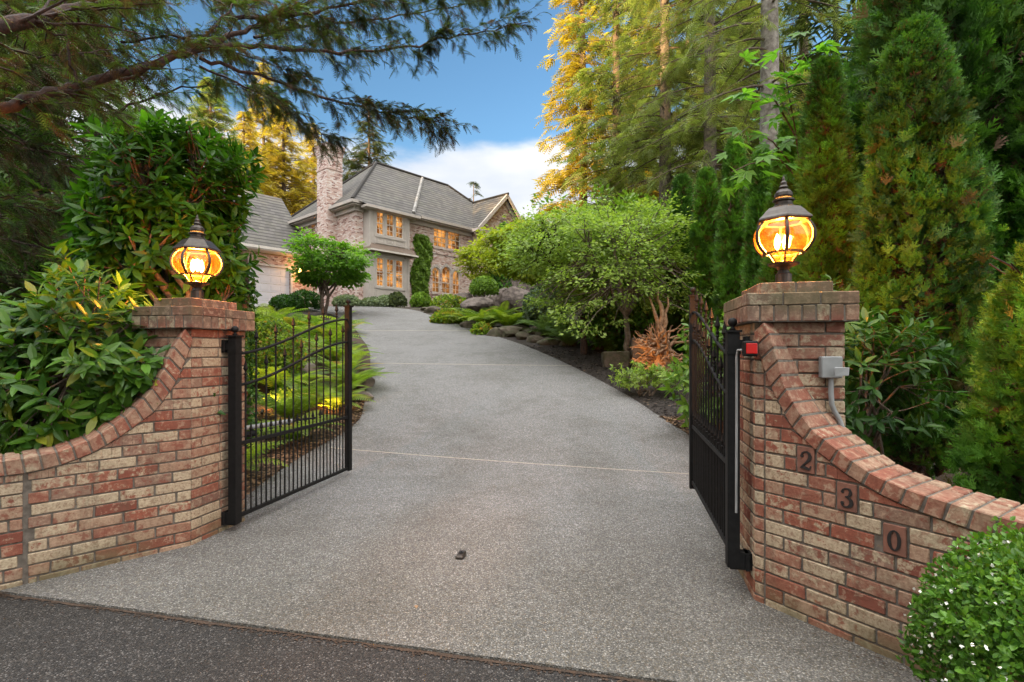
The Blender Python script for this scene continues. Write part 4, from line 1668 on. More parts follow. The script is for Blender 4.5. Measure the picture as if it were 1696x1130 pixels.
def rock_geo(g, c, r3, seed, rough=.22, sub=3):
    import bmesh
    bm = bmesh.new()
    bmesh.ops.create_icosphere(bm, subdivisions=sub, radius=1)
    V = np.array([v.co[:] for v in bm.verts])
    F = np.array([[v.index for v in f.verts] for f in bm.faces])
    bm.free()
    rr = np.random.default_rng(seed)
    for _ in range(9):         # cut facets
        n = nrm(rr.normal(size=3))
        dd = rr.uniform(.55, .85)
        ex = V @ n - dd
        V = V - np.where(ex > 0, ex, 0)[:, None] * n * .9
    V = V * (1 + rough * .5 * wave(V, 2.5, seed)[:, None] + rough * .2 * wave(V, 7, seed + 1)[:, None])
    V = V * np.asarray(r3) + np.asarray(c)
    g.add(V, F)


#PART2
def hit(px, py):
    """ground point seen at a photo pixel"""
    D = np.linspace(2, 60, 4000)
    x = (px - 848) / FPX * D
    z = EYE + (580 - py) / FPX * D
    d = z - H(x, D)
    k = np.where(d[:-1] * d[1:] <= 0)[0]
    j = k[0] if len(k) else len(D) - 1
    return np.array((x[j], D[j], float(H(x[j], D[j]))))


# ------------------------------------------------------------------ the house
HC = np.array((-8.87, 29.0))
HU = nrm(np.array((.664, .748)))
HO = np.array((HU[1], -HU[0]))           # outward of the front
GZ = 3.9


def hp(t, w, z):
    p = HC + HU * t + HO * w
    return np.array((p[0], p[1], z))


house = thing('brick_house', 'two storey pink brick house with lit windows and grey tile roof up the drive', 'house', hp(6, -3, GZ))


def wall(g, O, d, n, a0, a1, z0, z1, holes=(), rev=0.14, vo=0.0):
    """wall in plan: O + d*a, outward n, with rectangular holes and their reveals"""
    xs = sorted({a0, a1} | {h[0] for h in holes} | {h[1] for h in holes})
    zs = sorted({z0, z1} | {h[2] for h in holes} | {h[3] for h in holes})
    def p(a, z, o=0.0):
        q = O + d * a + n * o
        return (q[0], q[1], z)
    for i in range(len(xs) - 1):
        for j in range(len(zs) - 1):
            xm, zm = (xs[i] + xs[i + 1]) / 2, (zs[j] + zs[j + 1]) / 2
            if any(h[0] < xm < h[1] and h[2] < zm < h[3] for h in holes):
                continue
            A = [(xs[i], zs[j]), (xs[i + 1], zs[j]), (xs[i + 1], zs[j + 1]), (xs[i], zs[j + 1])]
            g.add([p(*q) for q in A], [(0, 1, 2, 3)], None, [(q[0] + vo, q[1]) for q in A])
    for h in holes:
        for A, B in (((h[0], h[2]), (h[1], h[2])), ((h[1], h[2]), (h[1], h[3])), ((h[1], h[3]), (h[0], h[3])), ((h[0], h[3]), (h[0], h[2]))):
            g.add([p(*A), p(*B), p(*B, -rev), p(*A, -rev)], [(0, 1, 2, 3)], None, [(A[0], A[1]), (B[0], B[1]), (B[0] + rev, B[1]), (A[0] + rev, A[1])])


def window(O, d, n, a0, a1, z0, z1, nx=2, ny=4, arch=False, sash=True, dep=0.07, fw=0.05):
    A = np.array([[d[0], d[1], 0], [n[0], n[1], 0], [0, 0, 1.0]])
    def p(a, z, o=0.0):
        q = O + d * a + n * o
        return np.array((q[0], q[1], z))
    g = G()
    w, h = a1 - a0, z1 - z0
    ac = (a0 + a1) / 2
    zt = z1 - (w / 2 if arch else 0)
    for a in (a0 + fw / 2, a1 - fw / 2):
        g.box(p(a, (z0 + zt) / 2, -dep), (fw, .07, zt - z0), A)
    g.box(p(ac, z0 + fw / 2, -dep + .004), (w - .002, .075, fw), A)
    if arch:
        th = np.linspace(0, PI, 13)
        g.tube(np.array([p(ac + math.cos(q) * (w / 2 - fw / 2), zt + math.sin(q) * (w / 2 - fw / 2), -dep) for q in th]), fw * .55, 6)
        for q in (PI / 3, 2 * PI / 3):
            g.tube([p(ac, zt, -dep), p(ac + math.cos(q) * w * .45, zt + math.sin(q) * w * .45, -dep)], .012, 4)
    else:
        g.box(p(ac, z1 - fw / 2, -dep + .004), (w - .002, .075, fw), A)
    hh = zt - z0
    if sash:
        g.box(p(ac, z0 + hh * .5, -dep + .008), (w - .01, .07, .045), A)
    for i in range(1, nx):
        g.box(p(a0 + w * i / nx, (z0 + zt) / 2, -dep - .012), (.022, .03, hh - .02), A)
    for j in range(1, ny):
        g.box(p(ac, z0 + hh * j / ny, -dep - .010), (w - .02, .03, .022), A)
    f = build('window', g, M['white'], house)
    g = G()
    pts = [p(a0 + .01, z0 + .01, -dep - .03), p(a1 - .01, z0 + .01, -dep - .03)]
    if arch:
        pts += [p(ac + math.cos(q) * (w / 2 - .01), zt + math.sin(q) * (w / 2 - .01), -dep - .03) for q in np.linspace(0, PI, 13)]
    else:
        pts += [p(a1 - .01, z1 - .01, -dep - .03), p(a0 + .01, z1 - .01, -dep - .03)]
    g.add(pts, [tuple(range(len(pts)))])
    build('pane', g, M['window'], f)
    return f


F_UP = [(5.70, 6.82, 8.2, 9.5), (6.92, 8.04, 8.2, 9.5)]
F_LOW = [(5.58, 6.22, 5.2, 6.85), (6.40, 7.18, 5.2, 7.0), (7.36, 8.0, 5.2, 6.85)]
ZW = 9.55
gw = G()
wall(gw, HC, HU, HO, 0, 9.05, GZ - .3, ZW, F_UP + F_LOW)
wall(gw, HC, -HO, -HU, 0, 8.0, GZ - .3, ZW, [(4.65, 5.25, 8.3, 9.45)], vo=.1)       # end wall toward the garage
wall(gw, HC + HU * 9.05, HO, -HU, 0, .6, GZ - .3, ZW)                                # return of the gabled bay
G_UP = [(10.95, 12.5, 8.1, 9.45)]
wall(gw, HC + HO * .6, HU, HO, 9.05, 14.4, GZ - .3, 9.75, G_UP)
wall(gw, HC + HU * 14.4, HO, HU, -8, .6, GZ - .3, ZW)
wall(gw, HC - HO * 8, HU, -HO, 0, 14.4, GZ - .3, ZW)
tri = [hp(9.05, .6, 9.75), hp(14.4, .6, 9.75), hp(11.74, .6, 12.6)]
gw.add(tri, [(0, 1, 2)], None, [(9.05, 9.75), (14.4, 9.75), (11.74, 12.6)])
# brick soldier / sill bands in relief
for a0, a1, z0, z1, w in ((5.6, 8.14, 8.06, 8.19, 0), (5.5, 8.1, 5.06, 5.19, 0), (3.3, 9.05, 7.72, 7.86, 0)):
    if w == 0:
        q0, q1 = hp(a0, .0, z0), hp(a1, .0, z0)
        c8 = fbox(HC, HU, HO, a0, a1, .002, .055, z0, z1)
        uvs = []
        gw.add(c8, [(2, 3, 7, 6), (4, 6, 7, 5), (0, 1, 3, 2), (0, 2, 6, 4), (1, 5, 7, 3)], None,
               [(a0, z0), (a1, z0), (a1, z1), (a0, z1)] + [(a0, 0), (a0, .05), (a1, .05), (a1, 0)] + [(a0, 0), (a1, 0), (a1, .05), (a0, .05)] + [(0, 0)] * 8)
build('walls', gw, M['hbrick'], house)

for a in F_UP:
    window(HC, HU, HO, *a, nx=3, ny=4)
for a in F_LOW:
    window(HC, HU, HO, *a, nx=2, ny=4, arch=True)
window(HC, -HO, -HU, 4.65, 5.25, 8.3, 9.45, nx=2, ny=4)
for a in ((10.95, 11.7, 8.1, 9.45), (11.75, 12.5, 8.1, 9.45)):
    window(HC + HO * .6, HU, HO, *a, nx=2, ny=4)
# stone arches over the ground floor windows: fan of voussoirs and a spandrel
g = G()
for (a0, a1, z0, z1) in F_LOW:
    ac, r0 = (a0 + a1) / 2, (a1 - a0) / 2
    zt = z1 - r0
    n_ = 9
    for i in range(n_):
        q0, q1 = PI * i / n_ + .02, PI * (i + 1) / n_ - .02
        c8 = []
        for rr_ in (r0 - .005, r0 + .15 + (.05 if i == 4 else 0)):
            for o_ in (-.06, .035 + (.012 if i % 2 else 0)):
                for q in (q0, q1):
                    c8.append(hp(ac + math.cos(q) * rr_, o_, zt + math.sin(q) * rr_))
        hexbrick(g, c8, bev=.006, jit=0)
    # infill above the arch of the rectangular opening
    th = np.linspace(0, PI, 17)
    V = [hp(ac + math.cos(q) * r0, -.01, zt + math.sin(q) * r0) for q in th] + [hp(ac + math.cos(q) * r0, -.01, z1 + .002) for q in th]
    i = np.arange(16)
    g.add(V, np.stack([i, i + 1, 17 + i + 1, 17 + i], 1))
build('arches', g, M['stone'], house)

# projecting bay
bayO = HC + HO * .6
B_WIN = [(1.0, 1.5), (1.68, 2.2), (2.32, 2.87)]
holes = [(a, b, 8.1, 9.42) for a, b in B_WIN] + [(a, b, 5.12, 6.8) for a, b in B_WIN]
g = G()
wall(g, bayO, HU, HO, .5, 3.3, GZ - .3, 9.55, holes, rev=.12)
wall(g, HC + HU * .5, HO, -HU, 0, .6, GZ - .3, 9.55)
wall(g, HC + HU * 3.3, HO, HU, 0, .6, GZ - .3, 9.55)
A = np.array([[HU[0], HU[1], 0], [HO[0], HO[1], 0], [0, 0, 1.0]])
for a in (.56, 3.24, .86, 3.0):
    g.box(hp(a, .615, 6.75), (.12 if a in (.56, 3.24) else .09, .035, 5.5), A)
for z in (7.98, 9.47, 5.03, 6.88, 7.62):
    g.box(hp(1.93, .625, z), (2.24, .045, .08), A)
for a in (1.25, 1.93, 2.6):
    for da, dz, sx, sz in ((0, .11, .46, .025), (0, -.11, .46, .025), (-.23, 0, .025, .22), (.23, 0, .025, .22)):
        g.box(hp(a + da, .612, 7.80 + dz), (sx, .03, sz), A)
    g.box(hp(a, .606, 4.62), (.5, .02, .5), A)
bay = build('bay', g, M['trim'], house)
for (a, b) in B_WIN:
    window(bayO, HU, HO, a, b, 8.1, 9.42, nx=2, ny=4)
    window(bayO, HU, HO, a, b, 5.12, 6.8, nx=2, ny=5)
g = G()
for sgn, V, F in ((1, [hp(.35, 1.05, 7.12), hp(3.6, 1.05, 7.12), hp(3.3, .6, 7.55), hp(.65, .6, 7.55), hp(.35, .05, 7.12), hp(3.6, .05, 7.12), hp(.65, .05, 7.55), hp(3.3, .05, 7.55)],
                   [(0, 1, 2, 3), (4, 0, 3, 6), (1, 5, 7, 2), (0, 4, 5, 1)]),):
    g.add(V, F)
build('bay_skirt_roof', g, M['skirt'], bay)
g = G()
g.box(hp(1.975, 1.06, 7.09), (3.3, .09, .09), A)
g.box(hp(.35, .55, 7.09), (.09, 1.0, .09), A)
g.box(hp(3.6, .55, 7.09), (.09, 1.0, .09), A)
build('bay_gutter', g, M['white'], bay)


# roof
def roofpoly(g, pts, e):
    pts = np.array(pts)
    e = np.array((e[0], e[1], 0.0))
    n = nrm(np.cross(pts[1] - pts[0], pts[2] - pts[0]))
    up_ = np.cross(n, e)
    up_ = up_ * (1 if up_[2] > 0 else -1)
    z0 = pts[np.argmin(pts[:, 2])]
    uv = [((q - pts[0]) @ e + 50, (q - z0) @ up_) for q in pts]
    g.add(pts, [tuple(range(len(pts)))], None, uv)


ZE, ZR = 9.80, 14.1
g = G()
t0, t1, w0, w1 = -.5, 14.9, .5, -8.5
e = [hp(t0, w0, ZE), hp(t1, w0, ZE), hp(t1, w1, ZE), hp(t0, w1, ZE)]
r_ = [hp(4.0, -4, ZR), hp(10.4, -4, ZR)]
roofpoly(g, [e[0], e[1], r_[1], r_[0]], HU)
roofpoly(g, [e[1], e[2], r_[1]], HO)
roofpoly(g, [e[2], e[3], r_[0], r_[1]], HU)
roofpoly(g, [e[3], e[0], r_[0]], HO)
roofpoly(g, [hp(.1, 1.0, 9.58), hp(3.8, 1.0, 9.58), hp(4.3, .5, ZE + .004), hp(-.2, .5, ZE + .004)], HU)
PKZ = 12.75
roofpoly(g, [hp(8.7, 1.05, 9.78), hp(8.7, .5, 9.80), hp(11.74, -2.6, PKZ + .03), hp(11.74, 1.05, PKZ)], HO)
roofpoly(g, [hp(14.78, 1.05, 9.78), hp(11.74, 1.05, PKZ), hp(11.74, -2.6, PKZ + .03), hp(14.78, .5, 9.80)], HO)
rf = build('roof', g, M['roof'], house)
g = G()
for a, b, r in ((e[0], r_[0], .10), (r_[0], r_[1], .10), (r_[1], e[1], .10), (e[3], r_[0], .1), (hp(11.74, 1.1, PKZ), hp(11.74, -2.6, PKZ + .03), .09)):
    s = np.linspace(0, 1, 2)[:, None]
    g.tube(a * (1 - s) + b * s + (0, 0, .02), r, 6)
build('ridge_tiles', g, M['roof'], rf)
g = G()
a, b = hp(3.75, .42, 9.88), hp(7.85, -3.88, 13.985)
nseg = 15
for i in range(nseg):
    p0, p1 = a + (b - a) * i / nseg, a + (b - a) * (i + .92) / nseg
    g.tube([p0 + (0, 0, .0), p1 + (0, 0, .03)], [.13, .11], 6)
build('hip_cap', g, M['cap'], rf)
# gutters, soffit, frieze
g = G()
def ring(z0, z1, o0, o1, t_a, t_b, w_a=None):
    pass
g.box(hp(-.5, -4, ZE - .07), (.12, 9.1, .16), A)
g.box(hp(4.3 + 2.2, .5, ZE - .07), (4.45, .12, .16), A)
g.box(hp(-.2, .5, ZE - .07), (.6, .12, .16), A)
g.box(hp(1.95, 1.0, 9.50), (3.75, .12, .15), A)
g.box(hp(.1, .75, 9.50), (.1, .5, .13), A)
g.box(hp(3.8, .75, 9.50), (.1, .5, .13), A)
g.box(hp(-.22, -4, ZW + .05), (.44, 8.9, .06), A)
g.box(hp(4.3, .22, ZW + .053), (9.4, .44, .06), A)
g.box(hp(1.95, .68, 9.44), (3.6, .50, .05), A)
g.box(hp(-.06, -4, ZW - .10), (.16, 8.2, .26), A)
g.box(hp(6.2, .06, ZW - .103), (5.6, .16, .22), A)
g.box(hp(.2, .06, ZW - .103), (.5, .15, .22), A)
build('eaves', g, M['trim'], house)
g = G()
for s in (-1, 1):     # raking boards of the gable
    for o_, dz, wd, th in ((1.0, -.13, .10, .24), (.68, -.32, .12, .30)):
        a = hp(11.74 + s * 3.0, o_, 9.78 + dz)
        b = hp(11.74, o_, PKZ + dz)
        L_ = np.linalg.norm(b - a)
        x_ = (b - a) / L_
        y_ = np.array((HO[0], HO[1], 0))
        z_ = np.cross(x_, y_)
        g.box((a + b) / 2, (L_, wd, th), np.array([x_, y_, z_]))
g.box(hp(9.0, .75, 9.66), (.75, .75, .20), A)
g.box(hp(14.45, .75, 9.66), (.75, .75, .20), A)
g.box(hp(9.15, .70, 9.50), (.35, .42, .12), A)
build('gable_trim', g, M['stone'], house)
g = G()
for i in range(7):
    q = PI * (i + .5) / 7
    g.lathe(hp(11.74 + math.cos(q) * .32, .62, 10.75 + math.sin(q) * .28), [(.0, -.05), (.09, 0), (.0, .05)], 8)
g.box(hp(11.74, .62, 10.70), (.9, .05, .07), A)
build('gable_ornament', g, M['garage'], house)

# chimney
g = G()
def cbox(g, t0, t1, w0, w1, z0, z1):
    c8 = np.array([hp(t, w, z) for z in (z0, z1) for w in (w0, w1) for t in (t0, t1)])
    fs = [(0, 1, 5, 4), (2, 3, 7, 6), (0, 2, 6, 4), (1, 3, 7, 5)]
    uv = []
    for f in fs:
        al = (t1 - t0) if f in ((0, 1, 5, 4), (2, 3, 7, 6)) else (w1 - w0)
        uv += [(0, z0), (abs(al), z0), (abs(al), z1), (0, z1)]
    g.add(c8, fs, None, uv)
    g.add(c8, [(4, 5, 7, 6), (0, 1, 3, 2)], None, [(0, 0), (1, 0), (1, 1), (0, 1)] * 2)
cbox(g, -.66, .35, -3.13, -2.0, GZ - .3, 12.9)
cbox(g, -.69, .38, -3.16, -1.97, 12.05, 12.2)
for k in range(5):
    o_ = .03 + .022 * k
    cbox(g, -.66 - o_, .35 + o_, -3.13 - o_, -2.0 + o_, 12.9 + k * .13, 13.0 + k * .13)
    cbox(g, -.66 - o_ + .03, .35 + o_ - .03, -3.13 - o_ + .03, -2.0 + o_ - .03, 13.0 + k * .13, 13.03 + k * .13)
build('chimney', g, M['hbrick'], house)

# garage wing
gar = thing('garage_wing', 'low garage wing with white sectional door left of the house', 'garage', hp(-4.5, -8, GZ))
gO = HC - HO * 6.0
g = G()
wall(g, gO, HU, HO, -9.5, -.02, GZ - .3, 7.3, [(-5.8, -.95, GZ - .3, 6.55)], rev=.2)
wall(g, HC - HU * 9.5 - HO * 6, -HO, -HU, 0, 7, GZ - .3, 7.4)
a = [hp(-9.5, -6, 7.4), hp(-9.5, -13, 7.4), hp(-9.5, -9.3, 11.3)]
g.add(a, [(0, 1, 2)], None, [(0, 0), (7, 0), (3.5, 4)])
build('walls', g, M['hbrick'], gar)
g = G()
roofpoly(g, [hp(-10, -5.0, 7.55), hp(-.01, -5.0, 7.55), hp(-.01, -9.3, 11.85), hp(-10, -9.3, 11.85)], HU)
roofpoly(g, [hp(-10, -13.6, 7.55), hp(-10, -9.3, 11.85), hp(-.01, -9.3, 11.85), hp(-.01, -13.6, 7.55)], HU)
build('roof', g, M['roof'], gar)
g = G()
g.box(hp(-5.0, -5.0, 7.48), (10, .12, .16), A)
g.box(hp(-5.0, -5.5, 7.36), (9.9, 1.0, .05), A)
g.box(hp(-.88, -6.02 + .05, 5.3), (.12, .12, 2.6), A)
g.box(hp(-5.87, -6.02 + .05, 5.3), (.12, .12, 2.6), A)
g.box(hp(-3.38, -6.02 + .052, 6.62), (5.1, .13, .12), A)
build('door_trim', g, M['white'], gar)
g = G()
dz = 2.6 / 5
for k in range(5):
    g.box(hp(-3.375, -6.15, GZ + .05 + dz * (k + .5)), (4.85, .04, dz - .012), A)
    for i in range(8):
        g.box(hp(-3.375 + 4.85 * ((i + .5) / 8 - .5), -6.125, GZ + .05 + dz * (k + .5)), (.46, .02, dz * .55), A)
build('garage_door', g, M['garage'], gar)
# coach light on the brick between door and house
cl_ = thing('coach_light', 'small lit coach light on the brick beside the garage door', 'wall lamp', hp(-.45, -5.9, 6.35))
g = G()
g.box(hp(-.45, -5.96, 6.5), (.12, .06, .3), A)
g.lathe(hp(-.45, -5.78, 6.62), [(.0, .12), (.03, .10), (.12, .02), (.12, .0), (.02, 0)], 6)
g.lathe(hp(-.45, -5.78, 6.28), [(.0, -.03), (.07, 0), (.08, .02), (.0, .02)], 6)
g.tube([hp(-.45, -5.95, 6.62), hp(-.45, -5.78, 6.74)], .015, 5)
build('fitting', g, M['bronze'], cl_)
g = G()
g.lathe(hp(-.45, -5.78, 6.31), [(.03, 0), (.07, .04), (.09, .26), (.05, .31)], 8)
build('glass', g, emit_mat('coach_glow', (1.0, 0.42, 0.07), 14.0), cl_)
ld = bpy.data.lights.new('coach_bulb', 'POINT')
ld.energy = 14
ld.color = (1, .5, .16)
lo = bpy.data.objects.new('coach_bulb', ld)
COL.objects.link(lo)
lo.parent = cl_
q = hp(-.45, -5.5, 6.4) - wloc(cl_)
lo.location = q

# ivy up the front
g = G()
n = 5200
a = rng.random(n)
zz = GZ + .1 + rng.random(n) * 4.75
mid = 4.62 + .12 * np.sin(zz * 1.9) + np.where(zz > 7.2, .12, 0)
hw = .66 + .06 * np.sin(zz * 3.1 + 1) - np.where(zz > 8.3, (zz - 8.3) * .5, 0)
tt = mid + (a * 2 - 1) * hw
th = .05 + .16 * (1 - (a * 2 - 1) ** 2) * (1 + .5 * np.sin(zz * 7 + a * 9))
pos = np.array([hp(t, w, z) for t, w, z in zip(tt, th * rng.uniform(.5, 1, n), zz)])
ho3 = np.array((HO[0], HO[1], 0))
scatter(g, T_small(.5), pos, nrm(rdir(n) * .8 + (0, 0, -1.0) + ho3 * .5), nrm(ho3 + rdir(n) * .5), .15 * rng.uniform(.6, 1.3, n))
tag(build('wall_ivy', g, M['l_ivy'], loc=tuple(hp(4.6, .1, GZ))), 'clipped green ivy column climbing the brick between bay and arched windows', 'ivy')

# ------------------------------------------------------------------ vegetation: left foreground
LL = T_leaf(.17, .04, .16)
b0 = LC + uL * .75 - nL * .95
whorl_bush('laurel_bush', 'glossy laurel bush spilling over the left wing wall', 'bush', (b0[0] - .25, b0[1] + .1, .6), (-3.27, 4.02, 1.30), (.86, .72, .78), 460, 9, .150,
           M['l_laurel'], M['bark'], LL, zcut=-.75)
whorl_bush('laurel_bush', 'low laurel shoots at the far left above the wall coping', 'bush', (-4.3, 3.9, .6), (-4.05, 3.75, 1.12), (.75, .6, .60), 200, 9, .150,
           M['l_laurel'], M['bark'], LL, zcut=-.7)
whorl_bush('laurel_tree', 'tall dense laurel tree behind the left lantern', 'tree', (-3.4, 5.6, .1), (-3.86, 5.75, 2.82), (.86, .9, 1.32), 720, 9, .180,
           M['l_tall'], M['bark'], LL, inner=.5, stem_r=.022, zcut=-.9)
# ivy covered trunk
t = thing('ivy_trunk', 'dark ivy covered trunk between left pier and garage', 'tree trunk', (-3.25, 6.15, 0))
g = G()
limb(g, (-3.25, 6.15, -.1), (-3.28, 6.2, 2.6), .09, .07, 0, 6, 9, .01)
build('trunk', g, M['bark'], t)
g = G()
n = 1500
a = rng.uniform(0, 2 * PI, n)
d = np.stack([np.cos(a), np.sin(a), 0 * a], 1)
pos = np.array((-3.25, 6.17, 0)) + d * rng.uniform(.08, .15, n)[:, None]
pos[:, 2] = rng.uniform(.3, 2.3, n)
scatter(g, T_small(.45), pos, nrm(rdir(n) + (0, 0, -.6) + d * .6), d, .055)
build('ivy', g, M['l_under'], t)

# overhanging cedar, trunk out of frame to the left
ced = thing('red_cedar', 'old cedar reaching dark boughs across the top left over the wall', 'tree', (-7.6, 3.6, 0))
g = G()
limb(g, (-7.6, 3.6, -.1), (-7.4, 3.9, 14), .42, .2, 0, 8, 12, .01)
build('trunk', g, M['bark_red'], ced, smooth=True)
SPR = [T_spray(7, .40, .30, .030, s) for s in range(3)]
SPRT = [T_spray(7, .36, .45, .045, s + 7) for s in range(2)]


def bough(pix, r0, r1, ntw, tl, ss, mat, root, brown=.3, hang=.5, per=12, t_from=0.1, wspread=1.0):
    pl = np.array([P(*p) for p in pix])
    # smooth polyline
    P_ = np.vstack([2 * pl[0] - pl[1], pl, 2 * pl[-1] - pl[-2]])
    out = []
    for i in range(len(pl) - 1):
        p0, p1, p2, p3 = P_[i:i + 4]
        for s in np.linspace(0, 1, 6, endpoint=False):
            out.append(0.5 * ((2 * p1) + (-p0 + p2) * s + (2 * p0 - 5 * p1 + 4 * p2 - p3) * s * s + (-p0 + 3 * p1 - 3 * p2 + p3) * s ** 3))
    out.append(pl[-1])
    out = np.array(out)
    out += rng.normal(size=out.shape) * .012
    gb, gl = G(), G()
    m_ = len(out)
    gb.tube(out, np.linspace(r0, r1, m_), 8, cap=False)
    tg = nrm(np.gradient(out, axis=0))
    PA, AX_, SZ = [], [], []
    for k in range(ntw):
        f = t_from + (1 - t_from) * rng.random() ** .8
        i = int(f * (m_ - 1))
        d = tg[i]
        sd = nrm(np.cross(d, (0, 0, 1.0))) * rng.choice((-1, 1))
        dr = nrm(d * rng.uniform(.3, .9) + sd * rng.uniform(.2, 1.0) * wspread + np.array((0, 0, 1)) * rng.uniform(-hang * .7, .30))
        l = tl * rng.uniform(.5, 1.15) * (1 - .35 * f)
        q = np.linspace(0, 1, 6)
        p = out[i] + dr * (l * q)[:, None] + np.array((0, 0, -1.0)) * (.16 * l * q * q)[:, None] + rng.normal(size=(6, 3)) * .012
        gb.tube(p, np.linspace(max(.004, r1 * .6), .0022, 6), 4, cap=False)
        u_ = rng.uniform(.12, 1, per)
        pp = np.stack([np.interp(u_, q, p[:, c]) for c in range(3)], 1)
        s2 = nrm(np.cross(dr, (0, 0, 1.0)))
        a_ = nrm(dr * rng.uniform(.3, .9, per)[:, None] + s2 * rng.uniform(-1, 1, per)[:, None] + (0, 0, 1) * rng.uniform(-.75, .35, per)[:, None])
        PA.append(pp)
        AX_.append(a_)
        SZ.append(ss * rng.uniform(.55, 1.2, per))
    PA, AX_, SZ = np.concatenate(PA), np.concatenate(AX_), np.concatenate(SZ)
    for j in range(2):
        sl = slice(j, None, 2)
        n = len(PA[sl])
        tin = np.stack([rng.random(n), np.where(rng.random(n) < brown, .95, .3), rng.random(n)], 1)
        scatter(gl, SPRT[j], PA[sl], AX_[sl], nrm(rdir(n) * .5 + (0, 0, 1)), SZ[sl], tin)
    b_ = build('bough', gb, M['bark_red'], root, smooth=True)
    build('sprays', gl, mat, b_)


CM = M['l_cedar']
CB = M['l_cedarb']
bough([(-260, 250, 3.6), (0, 180, 4.0), (120, 145, 4.3), (230, 113, 4.6), (330, 80, 5.0), (400, 48, 5.3), (480, 22, 5.7), (560, -20, 6.2)], .050, .012, 60, .75, .135, CB, ced, .28)
bough([(-260, 110, 3.2), (0, 45, 3.6), (110, 18, 4.0), (210, -8, 4.4), (330, -60, 5)], .056, .026, 46, .85, .135, CB, ced, .28)
bough([(345, 78, 5.0), (450, 78, 5.4), (560, 88, 5.8), (660, 80, 6.2), (760, 60, 6.6), (880, 34, 7.0)], .026, .006, 66, .62, .13, CM, ced, .12, hang=.75)
bough([(330, 96, 5.1), (430, 125, 5.5), (540, 162, 5.9), (620, 182, 6.2), (690, 195, 6.5), (750, 208, 6.8)], .020, .005, 80, .55, .125, CM, ced, .15, hang=.7)
bough([(200, 135, 4.6), (290, 95, 4.9), (370, 30, 5.2), (400, -10, 5.4)], .014, .006, 18, .5, .13, CB, ced, .5)
bough([(380, 30, 5.3), (520, 20, 5.8), (640, -5, 6.2), (800, -20, 6.8)], .022, .006, 56, .65, .13, CM, ced, .15, hang=.8)
bough([(420, 60, 5.8), (520, 40, 6.3), (640, 30, 6.9), (760, 10, 7.5), (850, -10, 8.0)], .018, .005, 52, .65, .135, CM, ced, .1, hang=.9)
bough([(330, 110, 5.6), (420, 150, 6.0), (500, 200, 6.3), (560, 235, 6.6)], .014, .004, 44, .5, .12, CM, ced, .15, hang=.7)
bough([(105, -60, 4.2), (104, 30, 4.3), (118, 110, 4.35), (130, 143, 4.35)], .012, .008, 7, .3, .1, CB, ced, .6)
bough([(180, 190, 6.5), (280, 150, 6.8), (380, 140, 7.0), (470, 165, 7.2)], .016, .004, 60, .6, .13, M['l_cedarg'], ced, .2, hang=.8)
bough([(200, 70, 6.5), (320, 60, 6.8), (430, 100, 7.1), (520, 130, 7.4)], .016, .004, 60, .6, .13, CM, ced, .2, hang=.8)
bough([(150, 10, 6.0), (300, -10, 6.4), (450, 20, 6.8), (580, 60, 7.2)], .016, .004, 60, .7, .13, CB, ced, .4, hang=.8)
for i in range(26):     # thinner boughs filling the dark interior at the left
    x0 = rng.uniform(-250, -20)
    y0 = rng.uniform(-120, 430)
    D0 = rng.uniform(5.0, 8.5)
    ln = rng.uniform(220, 460)
    sl = rng.uniform(-.30, .12)
    pts = [(x0 + ln * q, y0 + sl * ln * q + 40 * q * q, D0 + .8 * q) for q in (0, .33, .66, 1)]
    bough(pts, .020, .005, 30, .8, .17, (CB, M['l_cedarg'], CM)[i % 3], ced, .38, hang=.9, per=9)

# cedars and firs standing behind on the left
S1 = [T_spray(6, .42, .35, .055, 20), T_spray(5, .40, .25, .07, 21)]
LC_lab = [('red_cedar_tree', 'dark cedar filling the far left edge behind the laurels', 60, 10.5, 15, 2.6),
          ('red_cedar_tree', 'dark cedar just left of the tall laurel crown', 150, 13.5, 17, 2.9),
          ('red_cedar_tree', 'farthest left cedar, mostly off the picture edge', -60, 8.5, 13, 2.4)]
for nm, lab, px, D, h, r in LC_lab:
    conifer('cedar_tree', lab, (px - 848) / FPX * D, D, h, r, 260, S1[0], M['l_cedarg'], M['bark_red'], trunk_r=.22, base_h=.02, droop=.5, tw_n=17, ssize=.46,
            group='cedars behind the left beds')

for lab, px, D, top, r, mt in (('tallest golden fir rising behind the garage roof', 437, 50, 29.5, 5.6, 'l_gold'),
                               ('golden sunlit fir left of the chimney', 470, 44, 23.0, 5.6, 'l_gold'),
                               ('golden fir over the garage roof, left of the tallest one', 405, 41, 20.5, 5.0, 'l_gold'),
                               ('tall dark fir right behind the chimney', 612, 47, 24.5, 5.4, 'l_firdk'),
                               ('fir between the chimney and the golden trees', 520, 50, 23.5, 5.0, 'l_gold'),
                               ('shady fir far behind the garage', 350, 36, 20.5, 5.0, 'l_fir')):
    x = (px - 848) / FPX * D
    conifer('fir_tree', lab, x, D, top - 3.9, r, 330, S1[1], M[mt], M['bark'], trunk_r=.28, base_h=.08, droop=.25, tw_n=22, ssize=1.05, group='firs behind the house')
conifer('fir_tree', 'small lone fir tip above the middle of the roof ridge', (785 - 848) / FPX * 62, 62, 18.0, 2.9, 80, S1[1], M['l_firdk'], M['bark'], trunk_r=.16,
        base_h=.3, droop=.2, tw_n=10, ssize=1.3, group='firs behind the house')
conifer('fir_tree', 'small fir tip just left of the lone roof fir', (765 - 848) / FPX * 66, 66, 16.2, 2.2, 50, S1[1], M['l_fir'], M['bark'], trunk_r=.14,
        base_h=.4, droop=.2, tw_n=9, ssize=1.2, group='firs behind the house')

